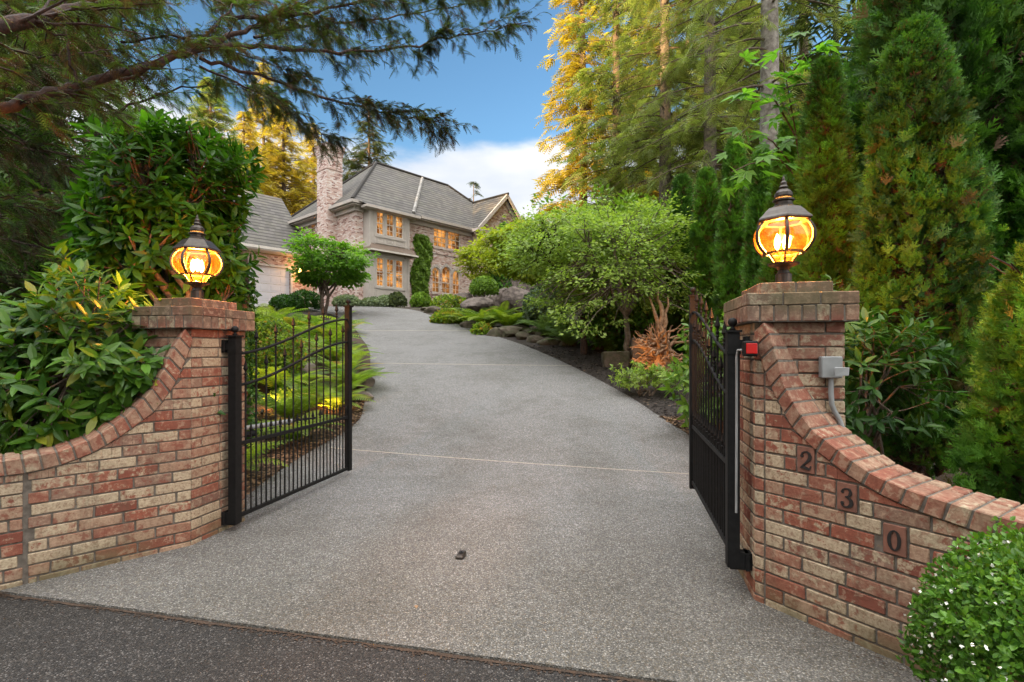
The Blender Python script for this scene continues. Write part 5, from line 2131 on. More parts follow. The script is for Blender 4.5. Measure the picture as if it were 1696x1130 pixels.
# ------------------------------------------------------------------ firs on the right
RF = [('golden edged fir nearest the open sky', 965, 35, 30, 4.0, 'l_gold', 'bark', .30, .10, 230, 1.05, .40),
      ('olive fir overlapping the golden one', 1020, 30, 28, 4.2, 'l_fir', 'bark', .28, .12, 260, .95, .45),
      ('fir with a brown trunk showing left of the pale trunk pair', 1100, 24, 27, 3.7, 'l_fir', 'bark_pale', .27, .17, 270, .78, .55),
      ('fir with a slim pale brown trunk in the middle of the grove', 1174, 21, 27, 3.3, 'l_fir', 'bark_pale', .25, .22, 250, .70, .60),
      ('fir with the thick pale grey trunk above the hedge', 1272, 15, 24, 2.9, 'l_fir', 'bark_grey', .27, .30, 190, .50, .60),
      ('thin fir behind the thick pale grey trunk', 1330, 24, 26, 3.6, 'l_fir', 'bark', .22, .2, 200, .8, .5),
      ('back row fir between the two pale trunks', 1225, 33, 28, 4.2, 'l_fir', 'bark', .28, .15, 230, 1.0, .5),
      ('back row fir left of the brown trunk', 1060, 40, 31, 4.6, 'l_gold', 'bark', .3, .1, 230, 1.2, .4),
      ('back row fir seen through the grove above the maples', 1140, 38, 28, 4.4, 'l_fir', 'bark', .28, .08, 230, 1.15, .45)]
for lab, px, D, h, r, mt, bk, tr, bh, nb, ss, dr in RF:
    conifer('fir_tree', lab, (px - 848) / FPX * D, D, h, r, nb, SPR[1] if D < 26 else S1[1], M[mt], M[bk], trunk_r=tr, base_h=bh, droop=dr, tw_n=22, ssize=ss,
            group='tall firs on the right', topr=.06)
# bare limb crossing the pale trunks
# ------------------------------------------------------------------ hedge of arborvitae
AV = [('arborvitae farthest along the hedge, dark and slim', 1130, 13.2, 292, .37, 5200, .14, 'l_arbd'),
      ('second arborvitae from the far end of the hedge', 1170, 12.0, 280, .38, 5200, .13, 'l_arb'),
      ('third arborvitae from the far end of the hedge', 1217, 11.0, 228, .37, 6000, .12, 'l_arb'),
      ('fourth arborvitae from the far end, just left of the right lantern', 1262, 9.7, 245, .34, 6000, .115, 'l_arb'),
      ('arborvitae directly behind the right lantern', 1308, 6.2, 205, .30, 6000, .09, 'l_arb'),
      ('tall arborvitae just right of the lantern, top clear of the next', 1368, 5.3, 95, .33, 7500, .085, 'l_arb'),
      ('big arborvitae running out of the top of the picture', 1470, 6.3, -80, .56, 11000, .11, 'l_arbd'),
      ('bright tipped arborvitae with pointed top near the right edge', 1600, 5.2, 50, .55, 11000, .11, 'l_arb'),
      ('nearest arborvitae cut by the right edge of the picture', 1735, 4.6, -20, .62, 10000, .10, 'l_arb')]
for i, (lab, px, D, ty, r, n, s_, mt) in enumerate(AV):
    x = (px - 848) / FPX * D
    top = EYE + (580 - ty) / FPX * D
    arborvitae(lab, x, D, top, r, n, s_, M[mt], zb=(0.3 if D < 7 else None), seed=i * 3 + 1)
arborvitae('dark arborvitae deep in the corner behind the wing wall', 4.4, 5.2, 7.0, .85, 10000, .13, M['l_arbd'], zb=.2, seed=77)
# broadleaf understory behind the right wing wall
whorl_bush('understory_laurel', 'small leaved laurel at the foot of the hedge behind the right pier', 'bush', (2.55, 3.75, .4), (2.62, 3.9, 1.15), (.55, .5, .75), 170, 7, .115,
           M['l_under'], M['bark'], LL, stem_r=.007)
arborvitae('low feathery arborvitae close behind the wing wall at the right edge', 3.0, 2.75, 2.05, .46, 7500, .07, M['l_arb'], zb=.45, seed=91)
arborvitae('low dark arborvitae behind the wall, right of the electrical box', 3.5, 4.45, 4.3, .52, 11000, .08, M['l_arbd'], zb=.45, seed=93)

# vine maple spray reaching in above the lantern
vm = thing('vine_maple', 'vine maple branch with large bright leaves above the right lantern', 'tree', (3.1, 6.1, .1))
g = G()
limb(g, (3.1, 6.1, .05), P(1330, 330, 6.0), .03, .018, .02, 7, 6, .02)
PA, AX_ = [], []
for pix in ([(1330, 330, 6.0), (1318, 220, 5.8), (1300, 120, 5.6), (1295, 75, 5.5)], [(1320, 230, 5.8), (1280, 160, 5.6), (1250, 150, 5.5), (1222, 175, 5.4)],
            [(1325, 290, 5.9), (1280, 235, 5.6), (1240, 210, 5.4), (1215, 230, 5.3)], [(1305, 130, 5.6), (1335, 90, 5.5), (1350, 85, 5.5)],
            [(1325, 300, 5.9), (1290, 262, 5.6), (1240, 272, 5.3), (1212, 285, 5.1)]):
    pp = np.array([P(*p) for p in pix])
    g.tube(pp, np.linspace(.011, .003, len(pp)), 5, cap=False)
    k = 14
    u_ = np.linspace(.15, 1, k)
    s_ = np.linspace(0, 1, len(pp))
    q = np.stack([np.interp(u_, s_, pp[:, c]) for c in range(3)], 1)
    PA.append(q + rng.normal(size=(k, 3)) * .10)
    AX_.append(nrm(rng.normal(size=(k, 3)) * (1, .5, .3) + (0, -.2, -.35)))
build('branches', g, M['bark'], vm, smooth=True)
g = G()
PA, AX_ = np.concatenate(PA), np.concatenate(AX_)
scatter(g, T_maple(), PA, AX_, nrm(rdir(len(PA)) * .5 + (0, -.3, 1)), .21 * rng.uniform(.7, 1.25, len(PA)))
build('leaves', g, M['l_vine'], vm)

# boxwood with white buds at the lower right
bx_ = thing('boxwood', 'rounded bright green boxwood with tiny white buds before the numbered wall', 'bush', (1.92, 1.60, 0))
g, gs, gf = G(), G(), G()
n = 26000
d = rdir(n, -.5, 1)
lm = 1 + .10 * wave(d, 4, 5) + .07 * wave(d, 10, 6)
rr = lm * (1 - .30 * rng.random(n) ** 2)
bc = np.array((1.99, 1.63, .40))
pos = bc + d * rr[:, None] * np.array((.55, .50, .42))
up_ = pos[:, 2] > .02
pos, d, n = pos[up_], d[up_], int(up_.sum())
scatter(g, T_leaf(.30, .06, .10), pos, nrm(d * .7 + rdir(n) * .9 + (0, 0, .35)), nrm(d + rdir(n) * .6), .026 * rng.uniform(.6, 1.25, n))
ks = 150
sd3 = rdir(ks, 0.0, 1)
so = bc + sd3 * np.array((.53, .48, .41))
sv = nrm(sd3 * .7 + rdir(ks) * .5 + (0, 0, .7))
sl = rng.uniform(.03, .11, ks)
q_ = np.repeat(np.arange(ks), 12)
f_ = np.tile(np.linspace(.1, 1, 12), ks)
pp_ = so[q_] + sv[q_] * (sl[q_] * f_)[:, None]
scatter(g, T_leaf(.30, .06, .10), pp_, nrm(sv[q_] * .6 + rdir(len(q_)) * .9), nrm(rdir(len(q_)) + (0, 0, .5)), .024 * rng.uniform(.6, 1.2, len(q_)), np.stack([.5 + .5 * rng.random(len(q_))] * 2 + [rng.random(len(q_))], 1) * (1, .5, 1))
k = 520
dd = rdir(k, -.2, 1)
cl_mask = wave(dd, 3.5, 9) > -.1
dd = dd[cl_mask]
pp = bc + dd * np.array((.57, .52, .44)) * (1 + .07 * wave(dd, 5, 5) + .05 * wave(dd, 11, 6))[:, None]
scatter(gf, T_small(.6), pp, nrm(dd + rdir(len(dd)) * .6), nrm(rdir(len(dd))), .011)
scatter(gf, T_small(.6), pp + .003, nrm(dd + rdir(len(dd)) * .6), nrm(rdir(len(dd))), .010)
for i in range(40):
    limb(gs, (1.95 + rng.normal() * .05, 1.62 + rng.normal() * .05, 0), bc + rdir(1, 0, 1)[0] * (.4, .37, .3), .008, .003, .02, 5, 4)
build('stems', gs, M['bark'], bx_)
build('foliage', g, M['l_box'], bx_)
build('buds', gf, M['flower'], bx_)['kind'] = 'stuff'

# ------------------------------------------------------------------ trees of the middle ground
q = hit(537, 523)
broad_tree('courtyard_maple', 'small flat topped green maple in front of the house, left of the drive', 'tree', q, (q[0] + .25, q[1] + .2, EYE + 142 / FPX * q[1]), (1.85, 1.8, .98), 170, 46,
           T_small(.36), .17, M['l_jap'], M['bark'], trunk_r=.09, stems=3, clr=.42, flat=.35, fork=.35, inner=.6)
q = hit(1043, 604)
broad_tree('green_maple', 'wide green maple with a straight grey trunk right of the drive', 'tree', q, (q[0] - .15, q[1] + .3, 3.45), (1.6, 1.6, 1.2), 330, 44,
           T_small(.33), .090, M['l_grn'], M['bark_pale'], trunk_r=.085, stems=1, clr=.46, flat=.32, fork=.5, inner=.55)
q = hit(965, 586)
broad_tree('red_stem_maple', 'maple with forked reddish trunk at the bed edge', 'tree', q, (q[0] - .05, q[1] + .6, 4.3), (1.95, 1.8, .80), 330, 42,
           T_small(.33), .10, M['l_grn'], M['bark_red'], trunk_r=.085, stems=2, clr=.52, flat=.32, fork=.45, inner=.55)
broad_tree('yellow_maple', 'yellow green maple highest in the bed, leaning toward the gable', 'tree', (.9, 19.5, Hf(0, 19.5)), (1.45, 19.6, 5.15), (1.9, 1.8, 1.0), 170, 70,
           T_small(.35), .17, M['l_yel'], M['bark'], trunk_r=.09, stems=2, clr=.45, flat=.35, fork=.4, inner=.55)
broad_tree('yellow_maple', 'small airy yellow green tree before the arched windows', 'tree', (-1.7, 26, Hf(0, 26)), (-1.75, 26, 5.75), (.9, .8, 1.2), 60, 40,
           T_small(.35), .17, M['l_yel'], M['bark'], trunk_r=.04, stems=3, clr=.4, flat=.5, fork=.2, inner=.3)
broad_tree('dark_shrub_tree', 'dark leafy tree closing the gap behind the two maples', 'tree', (4.2, 17, Hf(0, 17)), (3.6, 17, 4.2), (2.0, 1.6, 2.0), 170, 60,
           T_small(.35), .17, M['l_ivy'], M['bark'], trunk_r=.08, stems=2, clr=.5, flat=.7, fork=.25, inner=.3)
broad_tree('dark_shrub_tree', 'shady thicket behind the stump root', 'bush', (3.9, 13.8, Hf(0, 13.8)), (3.1, 14.3, 2.3), (1.5, 1.0, 1.1), 130, 55,
           T_small(.35), .13, M['l_arb'], M['bark'], trunk_r=.04, stems=4, clr=.4, flat=.8, fork=.2, inner=.2)
# conical and clipped shrubs near the house
def clipped(name, label, c, rad3, n, size, mat, cone=False, group=None):
    c = np.asarray(c, float)
    t = thing(name, label, 'shrub', (c[0], c[1], c[2]), group)
    g, gs = G(), G()
    if cone:
        f = rng.random(n) ** .8
        a = rng.uniform(0, 2 * PI, n)
        d = np.stack([np.cos(a), np.sin(a), .35 + 0 * a], 1)
        r = (1 - f) ** .8 * (1 - .25 * rng.random(n) ** 2) * (1 + .1 * wave(np.stack([np.cos(a), np.sin(a), f * 4], 1), 2.5, 4))
        pos = c + np.stack([np.cos(a) * r * rad3[0], np.sin(a) * r * rad3[1], f * rad3[2]], 1)
    else:
        d = rdir(n, -.4, 1)
        r = (1 - .25 * rng.random(n) ** 2) * (1 + .07 * wave(d, 3.5, int(rng.integers(99))))
        pos = c + (0, 0, rad3[2] * .35) + d * r[:, None] * np.asarray(rad3) * (1, 1, .65)
    scatter(g, T_small(.4), pos, nrm(nrm(d) * .6 + rdir(n) + (0, 0, .3)), nrm(d + rdir(n) * .4), size * rng.uniform(.6, 1.25, n))
    limb(gs, c - (0, 0, .05), c + (0, 0, rad3[2] * .6), .04, .01, 0, 4, 6)
    build('stem', gs, M['bark'], t)
    build('foliage', g, mat, t)
    return t


q = hit(838, 515)
clipped('conical_yew', 'dark green conical shrub before the gable wall', (-.45, 26.5, 3.8), (1.1, 1.1, 4.1), 5200, .20, M['l_arb'], cone=True)
clipped('round_shrub', 'tight round clipped shrub left of the boulder pile', (-1.25, 23.2, 3.9), (.62, .6, .85), 3000, .10, M['l_ivy'])
clipped('blue_pine', 'low blue grey pine shrub right of the boulders', (1.15, 18.0, 2.5), (.75, .6, 1.1), 2300, .17, M['l_blue'])
for lab, px, py, r3, mt in (('lavender mound left of the bay window', 575, 503, (.75, .6, .62), 'l_grey'),
                            ('lavender mound under the left end of the bay', 618, 503, (.65, .5, .5), 'l_grey'),
                            ('bronze leaved shrub under the bay window', 657, 502, (.5, .5, .75), 'l_firdk'),
                            ('grey green mound in front of the bay window', 640, 505, (.5, .5, .6), 'l_grey'),
                            ('low shrub with white flowers below the ivy', 697, 505, (.55, .5, .75), 'l_ivy'),
                            ('yellow green shrub at the foot of the arched windows', 745, 514, (.95, .7, .75), 'l_fern'),
                            ('dark ball shrub near the courtyard maple trunk', 505, 515, (.8, .7, 1.0), 'l_under'),
                            ('second dark shrub left of the courtyard maple', 476, 512, (.8, .7, .75), 'l_under')):
    D = 28.0 if 540 < px < 720 else 25.5
    x = (px - 848) / FPX * D
    clipped('mound_shrub', lab, (x, D, Hf(x, D) - .05), r3, 1500, .13, M[mt])
clipped('azalea_mound', 'fresh green grassy clump at the drive edge below the boulders', (*hit(742, 534)[:2], hit(742, 534)[2] - .1), (.62, .5, .55), 1800, .15, M['l_fern'])
clipped('azalea_mound', 'small yellow green tuft spilling onto the drive by the first stones', (*hit(797, 553)[:2], hit(797, 553)[2] - .1), (.28, .25, .45), 400, .13, M['l_fern'])
q = hit(1070, 655)
whorl_bush('low_azalea', 'open spreading azalea on the dark mulch beside the drive', 'bush', q, (q[0] + .1, q[1] + .1, q[2] + .30), (.78, .5, .33), 210, 8, .075, M['l_grn'], M['bark'],
           T_leaf(.26, .04, .1), stem_r=.006, inner=.3, zcut=-.5)
whorl_bush('rhododendron', 'light green rhododendron seen through the right gate', 'bush', (2.95, 7.1, .15), (3.05, 7.2, 1.15), (.80, .65, .95), 190, 9, .17, M['l_rhodo'], M['bark'],
           T_leaf(.19, .03, .2), stem_r=.010, inner=.5, zcut=-.8)

# boulders
pile = [(862, 505, 24.5, (.9, .7, .65)), (826, 505, 25.0, (.7, .6, .7)), (790, 508, 24.6, (.8, .6, .35)), (845, 482, 26.2, (.8, .7, .75)), (806, 488, 26.4, (.75, .6, .55)),
        (858, 466, 27.0, (.7, .6, .55)), (880, 488, 25.6, (.7, .6, .7)), (768, 500, 26.0, (.7, .5, .3)), (825, 470, 26.8, (.5, .45, .5))]
pl_ = ['broad front boulder of the pile', 'front middle boulder of the pile', 'flat boulder at the left foot of the pile', 'large middle boulder of the pile', 'left middle boulder of the pile',
       'topmost right boulder of the pile', 'right shoulder boulder of the pile', 'flat slab left of the pile by the round shrub', 'topmost left boulder of the pile']
for i, ((px, py, D, r3), lb) in enumerate(zip(pile, pl_)):
    g = G()
    c = P(px, py, D)
    c[2] = c[2] + .10
    rock_geo(g, c, np.array(r3) * (1.1, 1.0, 1.25), 40 + i, .2)
    tag(build('boulder', g, M['rock'], smooth=False), lb + ', brown and angular', 'boulder', 'boulders piled before the gable')
g = G()
for i in range(10):      # mound of earth carrying the pile
    pass
ORD = ['first', 'second', 'third', 'fourth', 'fifth', 'sixth', 'seventh', 'eighth', 'ninth', 'tenth', 'eleventh', 'twelfth', 'thirteenth', 'fourteenth', 'fifteenth', 'sixteenth',
       'seventeenth', 'eighteenth', 'nineteenth', 'twentieth', 'twenty-first', 'twenty-second']
edge = [(712, 517, .55), (728, 522, .4), (700, 513, .35), (772, 543, .5), (790, 551, .35), (812, 557, .5), (836, 556, .6), (858, 561, .5), (880, 566, .4), (852, 548, .55), (876, 552, .5),
        (900, 570, .4), (918, 566, .35), (893, 556, .35), (935, 572, .3), (990, 578, .38), (926, 556, .35)]
for i, (px, py, s_) in enumerate(edge):
    q = hit(px, py)
    g = G()
    rock_geo(g, (q[0] + s_ * .35, q[1] + .1, q[2] + s_ * .10), (s_ * rng.uniform(.7, 1), s_ * .6, s_ * rng.uniform(.35, .5)), 60 + i, .2)
    tag(build('edging_stone', g, M['mossrock']), f'{ORD[i]} low edging stone listed from the drive head toward the maple' if False else
        ('mossy edging stone, ' + ['leftmost at the drive head', 'right of the leftmost pair', 'smallest at the very head of the drive', 'below the grassy clump', 'by the yellow green tuft',
                                   'under the first big fern', 'broad one under the two ferns', 'flat one in the front row mid bed', 'front row near the dark fern', 'upper course left stone',
                                   'upper course right stone', 'front row nearest the mulch', 'rounded one beneath the blue fern', 'small one between the courses', 'last before the red stemmed maple',
                                   'round boulder between the two maple trunks', 'upper stone behind the blue fern'][i]), 'stone', 'edging stones along the right bed')
for i, (px, py, s_, lb) in enumerate([(606, 640, .22, 'dark stone on the left drive edge under the fern tips'), (603, 662, .18, 'small stone on the left drive edge nearest the gate'),
                                      (500, 632, .42, 'rounded dark boulder among ferns behind the left gate'), (610, 622, .2, 'dark stone at the left drive edge, farthest up')]):
    q = hit(px, py)
    g = G()
    rock_geo(g, (q[0], q[1], q[2] + s_ * .3), (s_, s_ * .8, s_ * .7), 90 + i, .2)
    tag(build('bed_stone', g, M['rock']), lb, 'stone')
# cut stone blocks
for px, py, w_, h_, D_, lb in ((1018, 600, .62, .30, 12.4, 'mossy low stone block left of the stump root'), (1072, 604, .75, .62, 12.3, 'square brown stone block carrying the stump root')):
    c = P(px, py, D_)
    c[2] = Hf(c[0], c[1])
    g = G()
    c8 = fbox(c[:2], nrm(np.array((1, -.1))), nrm(np.array((.1, 1))), -w_ / 2, w_ / 2, -.3, .3, c[2] - .1, c[2] + h_)
    hexbrick(g, c8, bev=.03, jit=.02)
    tag(build('stone_block', g, M['mossrock'] if px < 1050 else M['rock']), lb, 'stone block')
# stump root
t = thing('stump_root', 'upturned weathered root stump lit orange from below', 'tree stump', P(1098, 600, 11.6) + (0, 0, -.1))
g = G()
bc = P(1098, 585, 11.6)
for i in range(95):
    d = rdir(1, -.5, 1)[0]
    d[1] = -abs(d[1]) * .7 if rng.random() < .75 else d[1]
    d = nrm(d * (1.5, 1, .9))
    if rng.random() < .5:
        d[0] = -abs(d[0])
    l = rng.uniform(.35, .85)
    p0 = bc + rdir(1)[0] * (.14, .1, .28)
    p = limb(g, p0, p0 + d * l, rng.uniform(.028, .065), .007, rng.uniform(-.2, .2), 7, 6, .05)
    if rng.random() < .6:
        limb(g, p[3], p[3] + nrm(d + rdir(1)[0] * .8) * l * .45, .022, .005, .1, 5, 5, .05)
for (px, py) in ((1090, 484), (1075, 498), (1106, 500), (1098, 515)):
    limb(g, bc + (rng.normal() * .06, 0, .15), P(px, py - 8, 11.6), .095, .014, 0, 7, 7, .03)
g.lathe(bc - (0, 0, .40), [(.30, 0), (.27, .2), (.22, .42), (.14, .65), (.05, .8)], 12)
build('roots', g, M['root'], t, smooth=True)


def uplight(label, c, aim, energy, size=R(75)):
    c = np.asarray(c, float)
    t = thing('garden_spotlight', label, 'garden light', c)
    g = G()
    d = nrm(np.asarray(aim, float) - c)
    g.tube([c + (0, 0, .0), c + (0, 0, .09)], .008, 6)
    g.tube([c + (0, 0, .09) - d * .03, c + (0, 0, .09) + d * .05], [.022, .03], 10)
    build('housing', g, M['bronze'], t)
    ld = bpy.data.lights.new('spot', 'SPOT')
    ld.energy = energy
    ld.color = (1, .46, .14)
    ld.spot_size = size
    ld.spot_blend = .6
    ld.shadow_soft_size = .03
    o = bpy.data.objects.new('spot', ld)
    COL.objects.link(o)
    o.parent = t
    o.location = (d * .08 + (0, 0, .09)).tolist()
    o.rotation_euler = Vector(d).to_track_quat('-Z', 'Y').to_euler()


uplight('small uplight on the mulch before the stump root', P(1030, 612, 10.9) - (0, 0, .05), bc, 14, R(80))
q = hit(543, 694)
uplight('small uplight among the ferns behind the left gate', (q[0] - .1, q[1], q[2]), (q[0] - .1, q[1] + 1.0, q[2] + .5), 26, R(100))
q = hit(455, 640)
uplight('hidden uplight behind the left pier lighting the hedge face', (-4.0, 8.2, Hf(0, 8.2)), (-4.6, 10.5, 1.6), 60, R(90))

# ferns --------------------------------------------------------------
def fern(label, c, L_, nf, seed, mat, group, lift=.9, name='sword_fern'):
    g = G()
    fern_geo(g, np.asarray(c, float), nf, L_, seed, lift)
    return tag(build(name, g, mat, loc=tuple(float(v) for v in c)), label, 'fern', group)


FL = [(-3.15, 5.6, .62, 'fern nearest the left pier seen through the gate pickets'),
      (-3.6, 6.4, .75, 'yellowish fern just beyond the left pier'),
      (-3.05, 7.1, .60, 'bright fern low behind the middle of the left gate'),
      (-3.5, 8.1, .8, 'broad fern behind the upper half of the left gate'),
      (-3.0, 8.6, .6, 'small fern over the uplit orange patch'),
      (-3.15, 9.9, .75, 'fern reaching over the drive edge just past the left latch post'),
      (-3.6, 10.9, .85, 'fern arching onto the drive, right of the latch post'),
      (-4.3, 9.6, .9, 'fern in the second row behind the left gate'),
      (-4.1, 12.2, .9, 'fern farther up the left drive edge'),
      (-5.0, 13.5, 1.0, 'fern below the courtyard maple, nearest the drive'),
      (-5.2, 11.2, 1.0, 'fern in the third row left of the drive'),
      (-4.6, 7.4, .85, 'fern tucked behind the left pier cap corner'),
      (-6.1, 15.5, 1.1, 'tall fern in front of the courtyard maple trunk'),
      (-6.6, 13.2, 1.1, 'fern under the ivy trunk side of the bed'),
      (-7.4, 17.5, 1.2, 'fern left of the courtyard maple trunk'),
      (-8.6, 18.0, 1.3, 'tall fern in front of the garage door'),
      (-5.2, 14.9, 1.0, 'fern at the drive edge below the bay, left side'),
      (-4.45, 12.9, .8, 'small fern at the drive edge farther up from the latch post'),
      (-6.0, 17.3, 1.0, 'farthest fern along the left drive edge'),
      (-3.2, 9.2, .6, 'low fern at the foot of the latch post'),
      (-5.6, 10.0, 1.1, 'fern against the mound behind the left pier'),
      (-3.9, 5.2, .7, 'fern close behind the left pier shaft')]
for i, (x, y, l, lb) in enumerate(FL):
    fern(lb, (x, y, Hf(x, y) - .02), l * 1.35, 20, 100 + i, M['l_fern'], 'ferns in the left bed')
FR = [(776, 540, .95, 'l_fern', 'upright fern nearest the grassy clump right of the drive'), (800, 545, 1.1, 'l_fern', 'largest yellow green fern in the stone edged bed'),
      (838, 548, 1.0, 'l_fern', 'fern over the broad edging stone'), (862, 545, .9, 'l_fernd', 'fern in front of the boulder pile, right side'),
      (903, 560, .95, 'l_fernd', 'dark fern left of the blue fern'), (936, 574, .75, 'l_fernd', 'blue green fern drooping over the stones'),
      (905, 535, 1.0, 'l_fernd', 'shaded fern behind the dark fern'), (1010, 585, .7, 'l_fernd', 'small fern above the low stone block'),
      (985, 572, .6, 'l_fernd', 'small shaded fern between the maple trunks'), (826, 530, .9, 'l_fern', 'fern at the foot of the front boulder')]
for i, (px, py, l, mt, lb) in enumerate(FR):
    q = hit(px, py)
    fern(lb, (q[0] + .15, q[1] + .2, q[2] - .02), l * 1.45, 26, 140 + i, M[mt], 'ferns in the right bed')
# groundcover hedge behind left pier (bright mound with amber face)
clipped('cotoneaster_mound', 'sprawling small leaved mound behind the left pier', (-4.8, 10.3, Hf(0, 10.3)), (.6, .6, 1.3), 6000, .07, M['l_fern'])
clipped('cotoneaster_mound', 'low leafy cover below the mound in the left bed', (-3.9, 9.2, Hf(0, 9.2) - .1), (.45, .45, .35), 2500, .06, M['l_ivy'])


# loose cover: bark chips, litter -------------------------------------
def chips(name, cx, cy, sx, sy, n, mat, size, z=None, cond=None):
    g = G()
    x = rng.uniform(cx - sx, cx + sx, n)
    y = rng.uniform(cy - sy, cy + sy, n)
    if cond is not None:
        k = cond(x, y)
        x, y = x[k], y[k]
    n = len(x)
    zz = (H(x, y) if z is None else np.full(n, z)) + rng.uniform(-.004, .014, n)
    pos = np.stack([x, y, zz], 1)
    scatter(g, (np.array([(-.22, 0, 0), (.25, .05, .03), (.2, 1, 0), (-.25, .9, .04)]), np.array([(0, 1, 2, 3)])), pos, nrm(rdir(n, -.25, .25)), nrm(rdir(n) * .35 + (0, 0, 1)),
            size * rng.uniform(.5, 1.3, n))
    return struct(name, g, mat, kind='stuff', loc=(0, 0, 0))


def left_of(x, y):
    return x < np.interp(y, Ls[:, 1], Ls[:, 0]) - .0


def right_of(x, y):
    return x > np.interp(y, Rs[:, 1], Rs[:, 0]) + .0


chips('bark_chips', -3.3, 6.8, 1.0, 2.3, 9000, M['litter'], .05, cond=left_of)
chips('leaf_litter', 2.95, 7.5, .55, .75, 3500, M['litter'], .05, cond=right_of)
chips('mulch_chips', 2.6, 10.5, 2.2, 4.5, 14000, M['darkchip'], .05, cond=right_of)
# fallen leaves and twigs lying on the planter soil
for nm_, o_, u_, n_, z_, mt in (('needle_litter', LC, uL, nL, .61, 'litter'), ('needle_litter', RC, uR, nR, .52, 'chip')):
    g = G()
    k = 4500
    T = rng.uniform(.2, 2.4, k)
    Dd = rng.uniform(-1.2, -.24, k)
    zz = z_ + .05 + rng.uniform(-.02, .05, k)
    if nm_ and o_ is LC:
        T = rng.uniform(.15, 2.2, k)
    pos = np.stack([o_[0] + u_[0] * T + n_[0] * Dd, o_[1] + u_[1] * T + n_[1] * Dd, zz], 1)
    scatter(g, (np.array([(-.06, 0, 0), (.06, 0, .03), (.05, 1, 0), (-.05, .9, .04)]), np.array([(0, 1, 2, 3)])), pos, nrm(rdir(k, -.3, .3)), nrm(rdir(k) * .35 + (0, 0, 1)), .09)
    struct(nm_, g, M[mt], kind='stuff', loc=(0, 0, 0))
g = G()
k = 3600
yy = rng.uniform(3.4, 13, k)
sd_ = rng.random(k) < .5
off = rng.exponential(.10, k)
xx = np.where(sd_, np.interp(yy, Ls[:, 1], Ls[:, 0]) + off, np.interp(yy, Rs[:, 1], Rs[:, 0]) - off)
pos = np.stack([xx, yy, H(xx, yy) + .003], 1)
scatter(g, (np.array([(-.10, 0, 0), (.10, 0, .02), (.09, 1, 0), (-.09, .9, .03)]), np.array([(0, 1, 2, 3)])), pos, nrm(rdir(k, -.1, .1)), nrm(rdir(k) * .2 + (0, 0, 1)), .035 * rng.uniform(.4, 1.2, k))
for (oo, uu, nn_, T1) in ((LC, uL, nL, 1.6), (RC, uR, nR, 1.6)):
    k = 700
    T = rng.uniform(0, T1, k)
    dd_ = .015 + rng.exponential(.03, k)
    pos = np.stack([oo[0] + uu[0] * T + nn_[0] * dd_, oo[1] + uu[1] * T + nn_[1] * dd_, 0 * T + .004], 1)
    scatter(g, (np.array([(-.12, 0, 0), (.12, 0, .02), (.10, 1, 0), (-.10, .9, .03)]), np.array([(0, 1, 2, 3)])), pos, nrm(rdir(k, -.1, .1)), nrm(rdir(k) * .2 + (0, 0, 1)), .028 * rng.uniform(.4, 1.2, k))
k = 1100
t_ = rng.random(k)
a0, a1 = np.array((-4.5, 3.37)), np.array((2.6, 1.80))
pp = a0 * (1 - t_)[:, None] + a1 * t_[:, None]
pp[:, 1] -= .005 + np.abs(rng.normal(size=k)) * .022
scatter(g, (np.array([(-.3, 0, 0), (.3, 0, .02), (.25, 1, 0), (-.3, .9, .03)]), np.array([(0, 1, 2, 3)])), np.c_[pp, np.full(k, -.008)], nrm(rdir(k, -.1, .1)), nrm(rdir(k) * .2 + (0, 0, 1)), .016 * rng.uniform(.4, 1.2, k))
struct('needle_litter', g, M['soil'], kind='stuff', loc=(0, 0, 0))
g = G()
t_ = np.linspace(0, 1, 90)
pp = a0 * (1 - t_)[:, None] + a1 * t_[:, None]
w_ = .020 + .010 * wave(np.stack([t_ * 30, t_ * 7, t_], 1), 1.5, 4) + .003 * rng.normal(size=90)
V = np.concatenate([np.c_[pp + (0, -.0005), np.full(90, -.007)], np.c_[pp - np.stack([0 * w_, w_], 1), np.full(90, -.0075)]])
i_ = np.arange(89)
g.add(V, np.stack([90 + i_, 91 + i_, i_ + 1, i_], 1))
struct('street_joint', g, M['soil'], loc=(0, 0, 0))
# a few fallen leaves on the drive
for i, (px, py, lb) in enumerate(((940, 863, 'orange leaf lying on the drive right of the gate stop'), (1010, 815, 'brown leaf on the drive near the first joint'), (690, 1010, 'tan leaf near the street edge of the drive'))):
    D = 1.44 * 848 / (py - 580)
    q = P(px, py, D)
    g = G()
    scatter(g, T_leaf(.25, .08, .1), q[None] + (0, 0, .006), nrm(rdir(1, -.1, .1)), np.array([(0, 0.1, 1.0)]), .045, np.array([[.8, .95, .5]]))
    tag(build('fallen_leaf', g, M['litter'], loc=tuple(q)), lb, 'leaf')

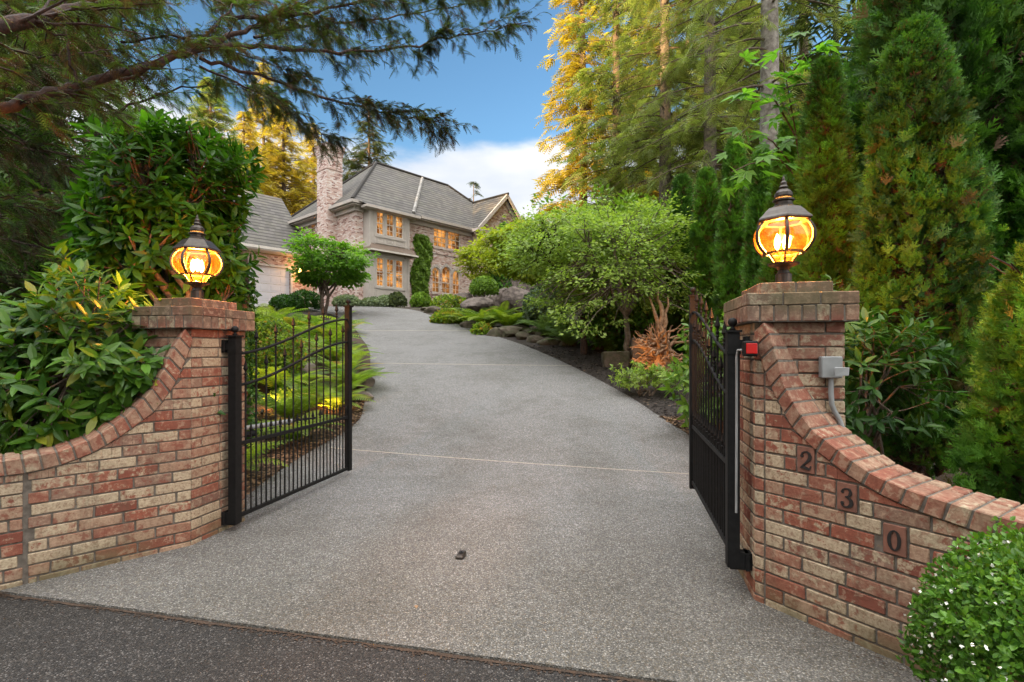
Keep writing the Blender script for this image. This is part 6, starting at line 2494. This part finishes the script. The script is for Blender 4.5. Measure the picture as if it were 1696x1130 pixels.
# ------------------------------------------------------------------ the woods around
g = G()
nT = 130
for k in range(nT):
    a = k / nT
    if k < 46:
        x, y = rng.uniform(-45, -12), rng.uniform(10, 60)
        if -24 < x and y > 26:
            x -= 20
        h = rng.uniform(7, 10) if y < 46 else rng.uniform(9, 14)
    elif k < 82:
        x, y = rng.uniform(8.5, 40), rng.uniform(14, 70)
        x = max(x, 8.5 + (y - 9) * .12)
        h = rng.uniform(12, 20)
    else:
        x, y = rng.uniform(-30, 14), rng.uniform(70, 90)
        h = rng.uniform(9, 13)
    z0 = Hf(x, y)
    n = 420
    f = rng.random(n) ** .9
    az = rng.uniform(0, 2 * PI, n)
    r_ = rng.uniform(2.2, 3.4) * (1 - f) ** .8 * rng.uniform(.3, 1, n)
    pos = np.stack([x + np.cos(az) * r_, y + np.sin(az) * r_, z0 + .3 + f * h], 1)
    scatter(g, S1[1], pos, nrm(np.stack([np.cos(az), np.sin(az), -.35 + 0 * az], 1) + rdir(n) * .3), nrm(rdir(n) * .4 + (0, 0, 1)), 1.5 * rng.uniform(.6, 1.2, n))
    g.tube([(x, y, z0 - .1), (x, y, z0 + h)], [.22, .03], 6, (.1, .95, .5))
struct('woodland', g, M['l_firdk'], kind='stuff', loc=(0, 0, 0))
# unseen trees added behind the camera to keep the low sun off the drive
g = G()
for k in range(120):
    y = rng.uniform(-46, -26)
    c = rng.uniform(-100, 4)
    x = c + .795 * (y + 30)
    h = rng.uniform(27, 31) if c > -42 else rng.uniform(19, 21) if c > -51 else rng.uniform(26, 28) if c > -66 else rng.uniform(15, 18)
    n = 260
    f = rng.random(n) ** .8
    az = rng.uniform(0, 2 * PI, n)
    r_ = rng.uniform(2.6, 3.8) * (1 - f) ** .8 * rng.uniform(.3, 1, n)
    pos = np.stack([x + np.cos(az) * r_, y + np.sin(az) * r_, .2 + f * h], 1)
    scatter(g, S1[1], pos, nrm(np.stack([np.cos(az), np.sin(az), -.35 + 0 * az], 1) + rdir(n) * .3), nrm(rdir(n) * .4 + (0, 0, 1)), 2.3 * rng.uniform(.6, 1.2, n))
    prof = [(3.0, 1.0), (2.6, h * .35), (1.6, h * .7), (.1, h * .97)]
    g.lathe((x, y, 0), prof, 7, (.1, .5, .5))
struct('sun_blocker_trees', g, M['l_firdk'], kind='stuff', loc=(0, 0, 0))
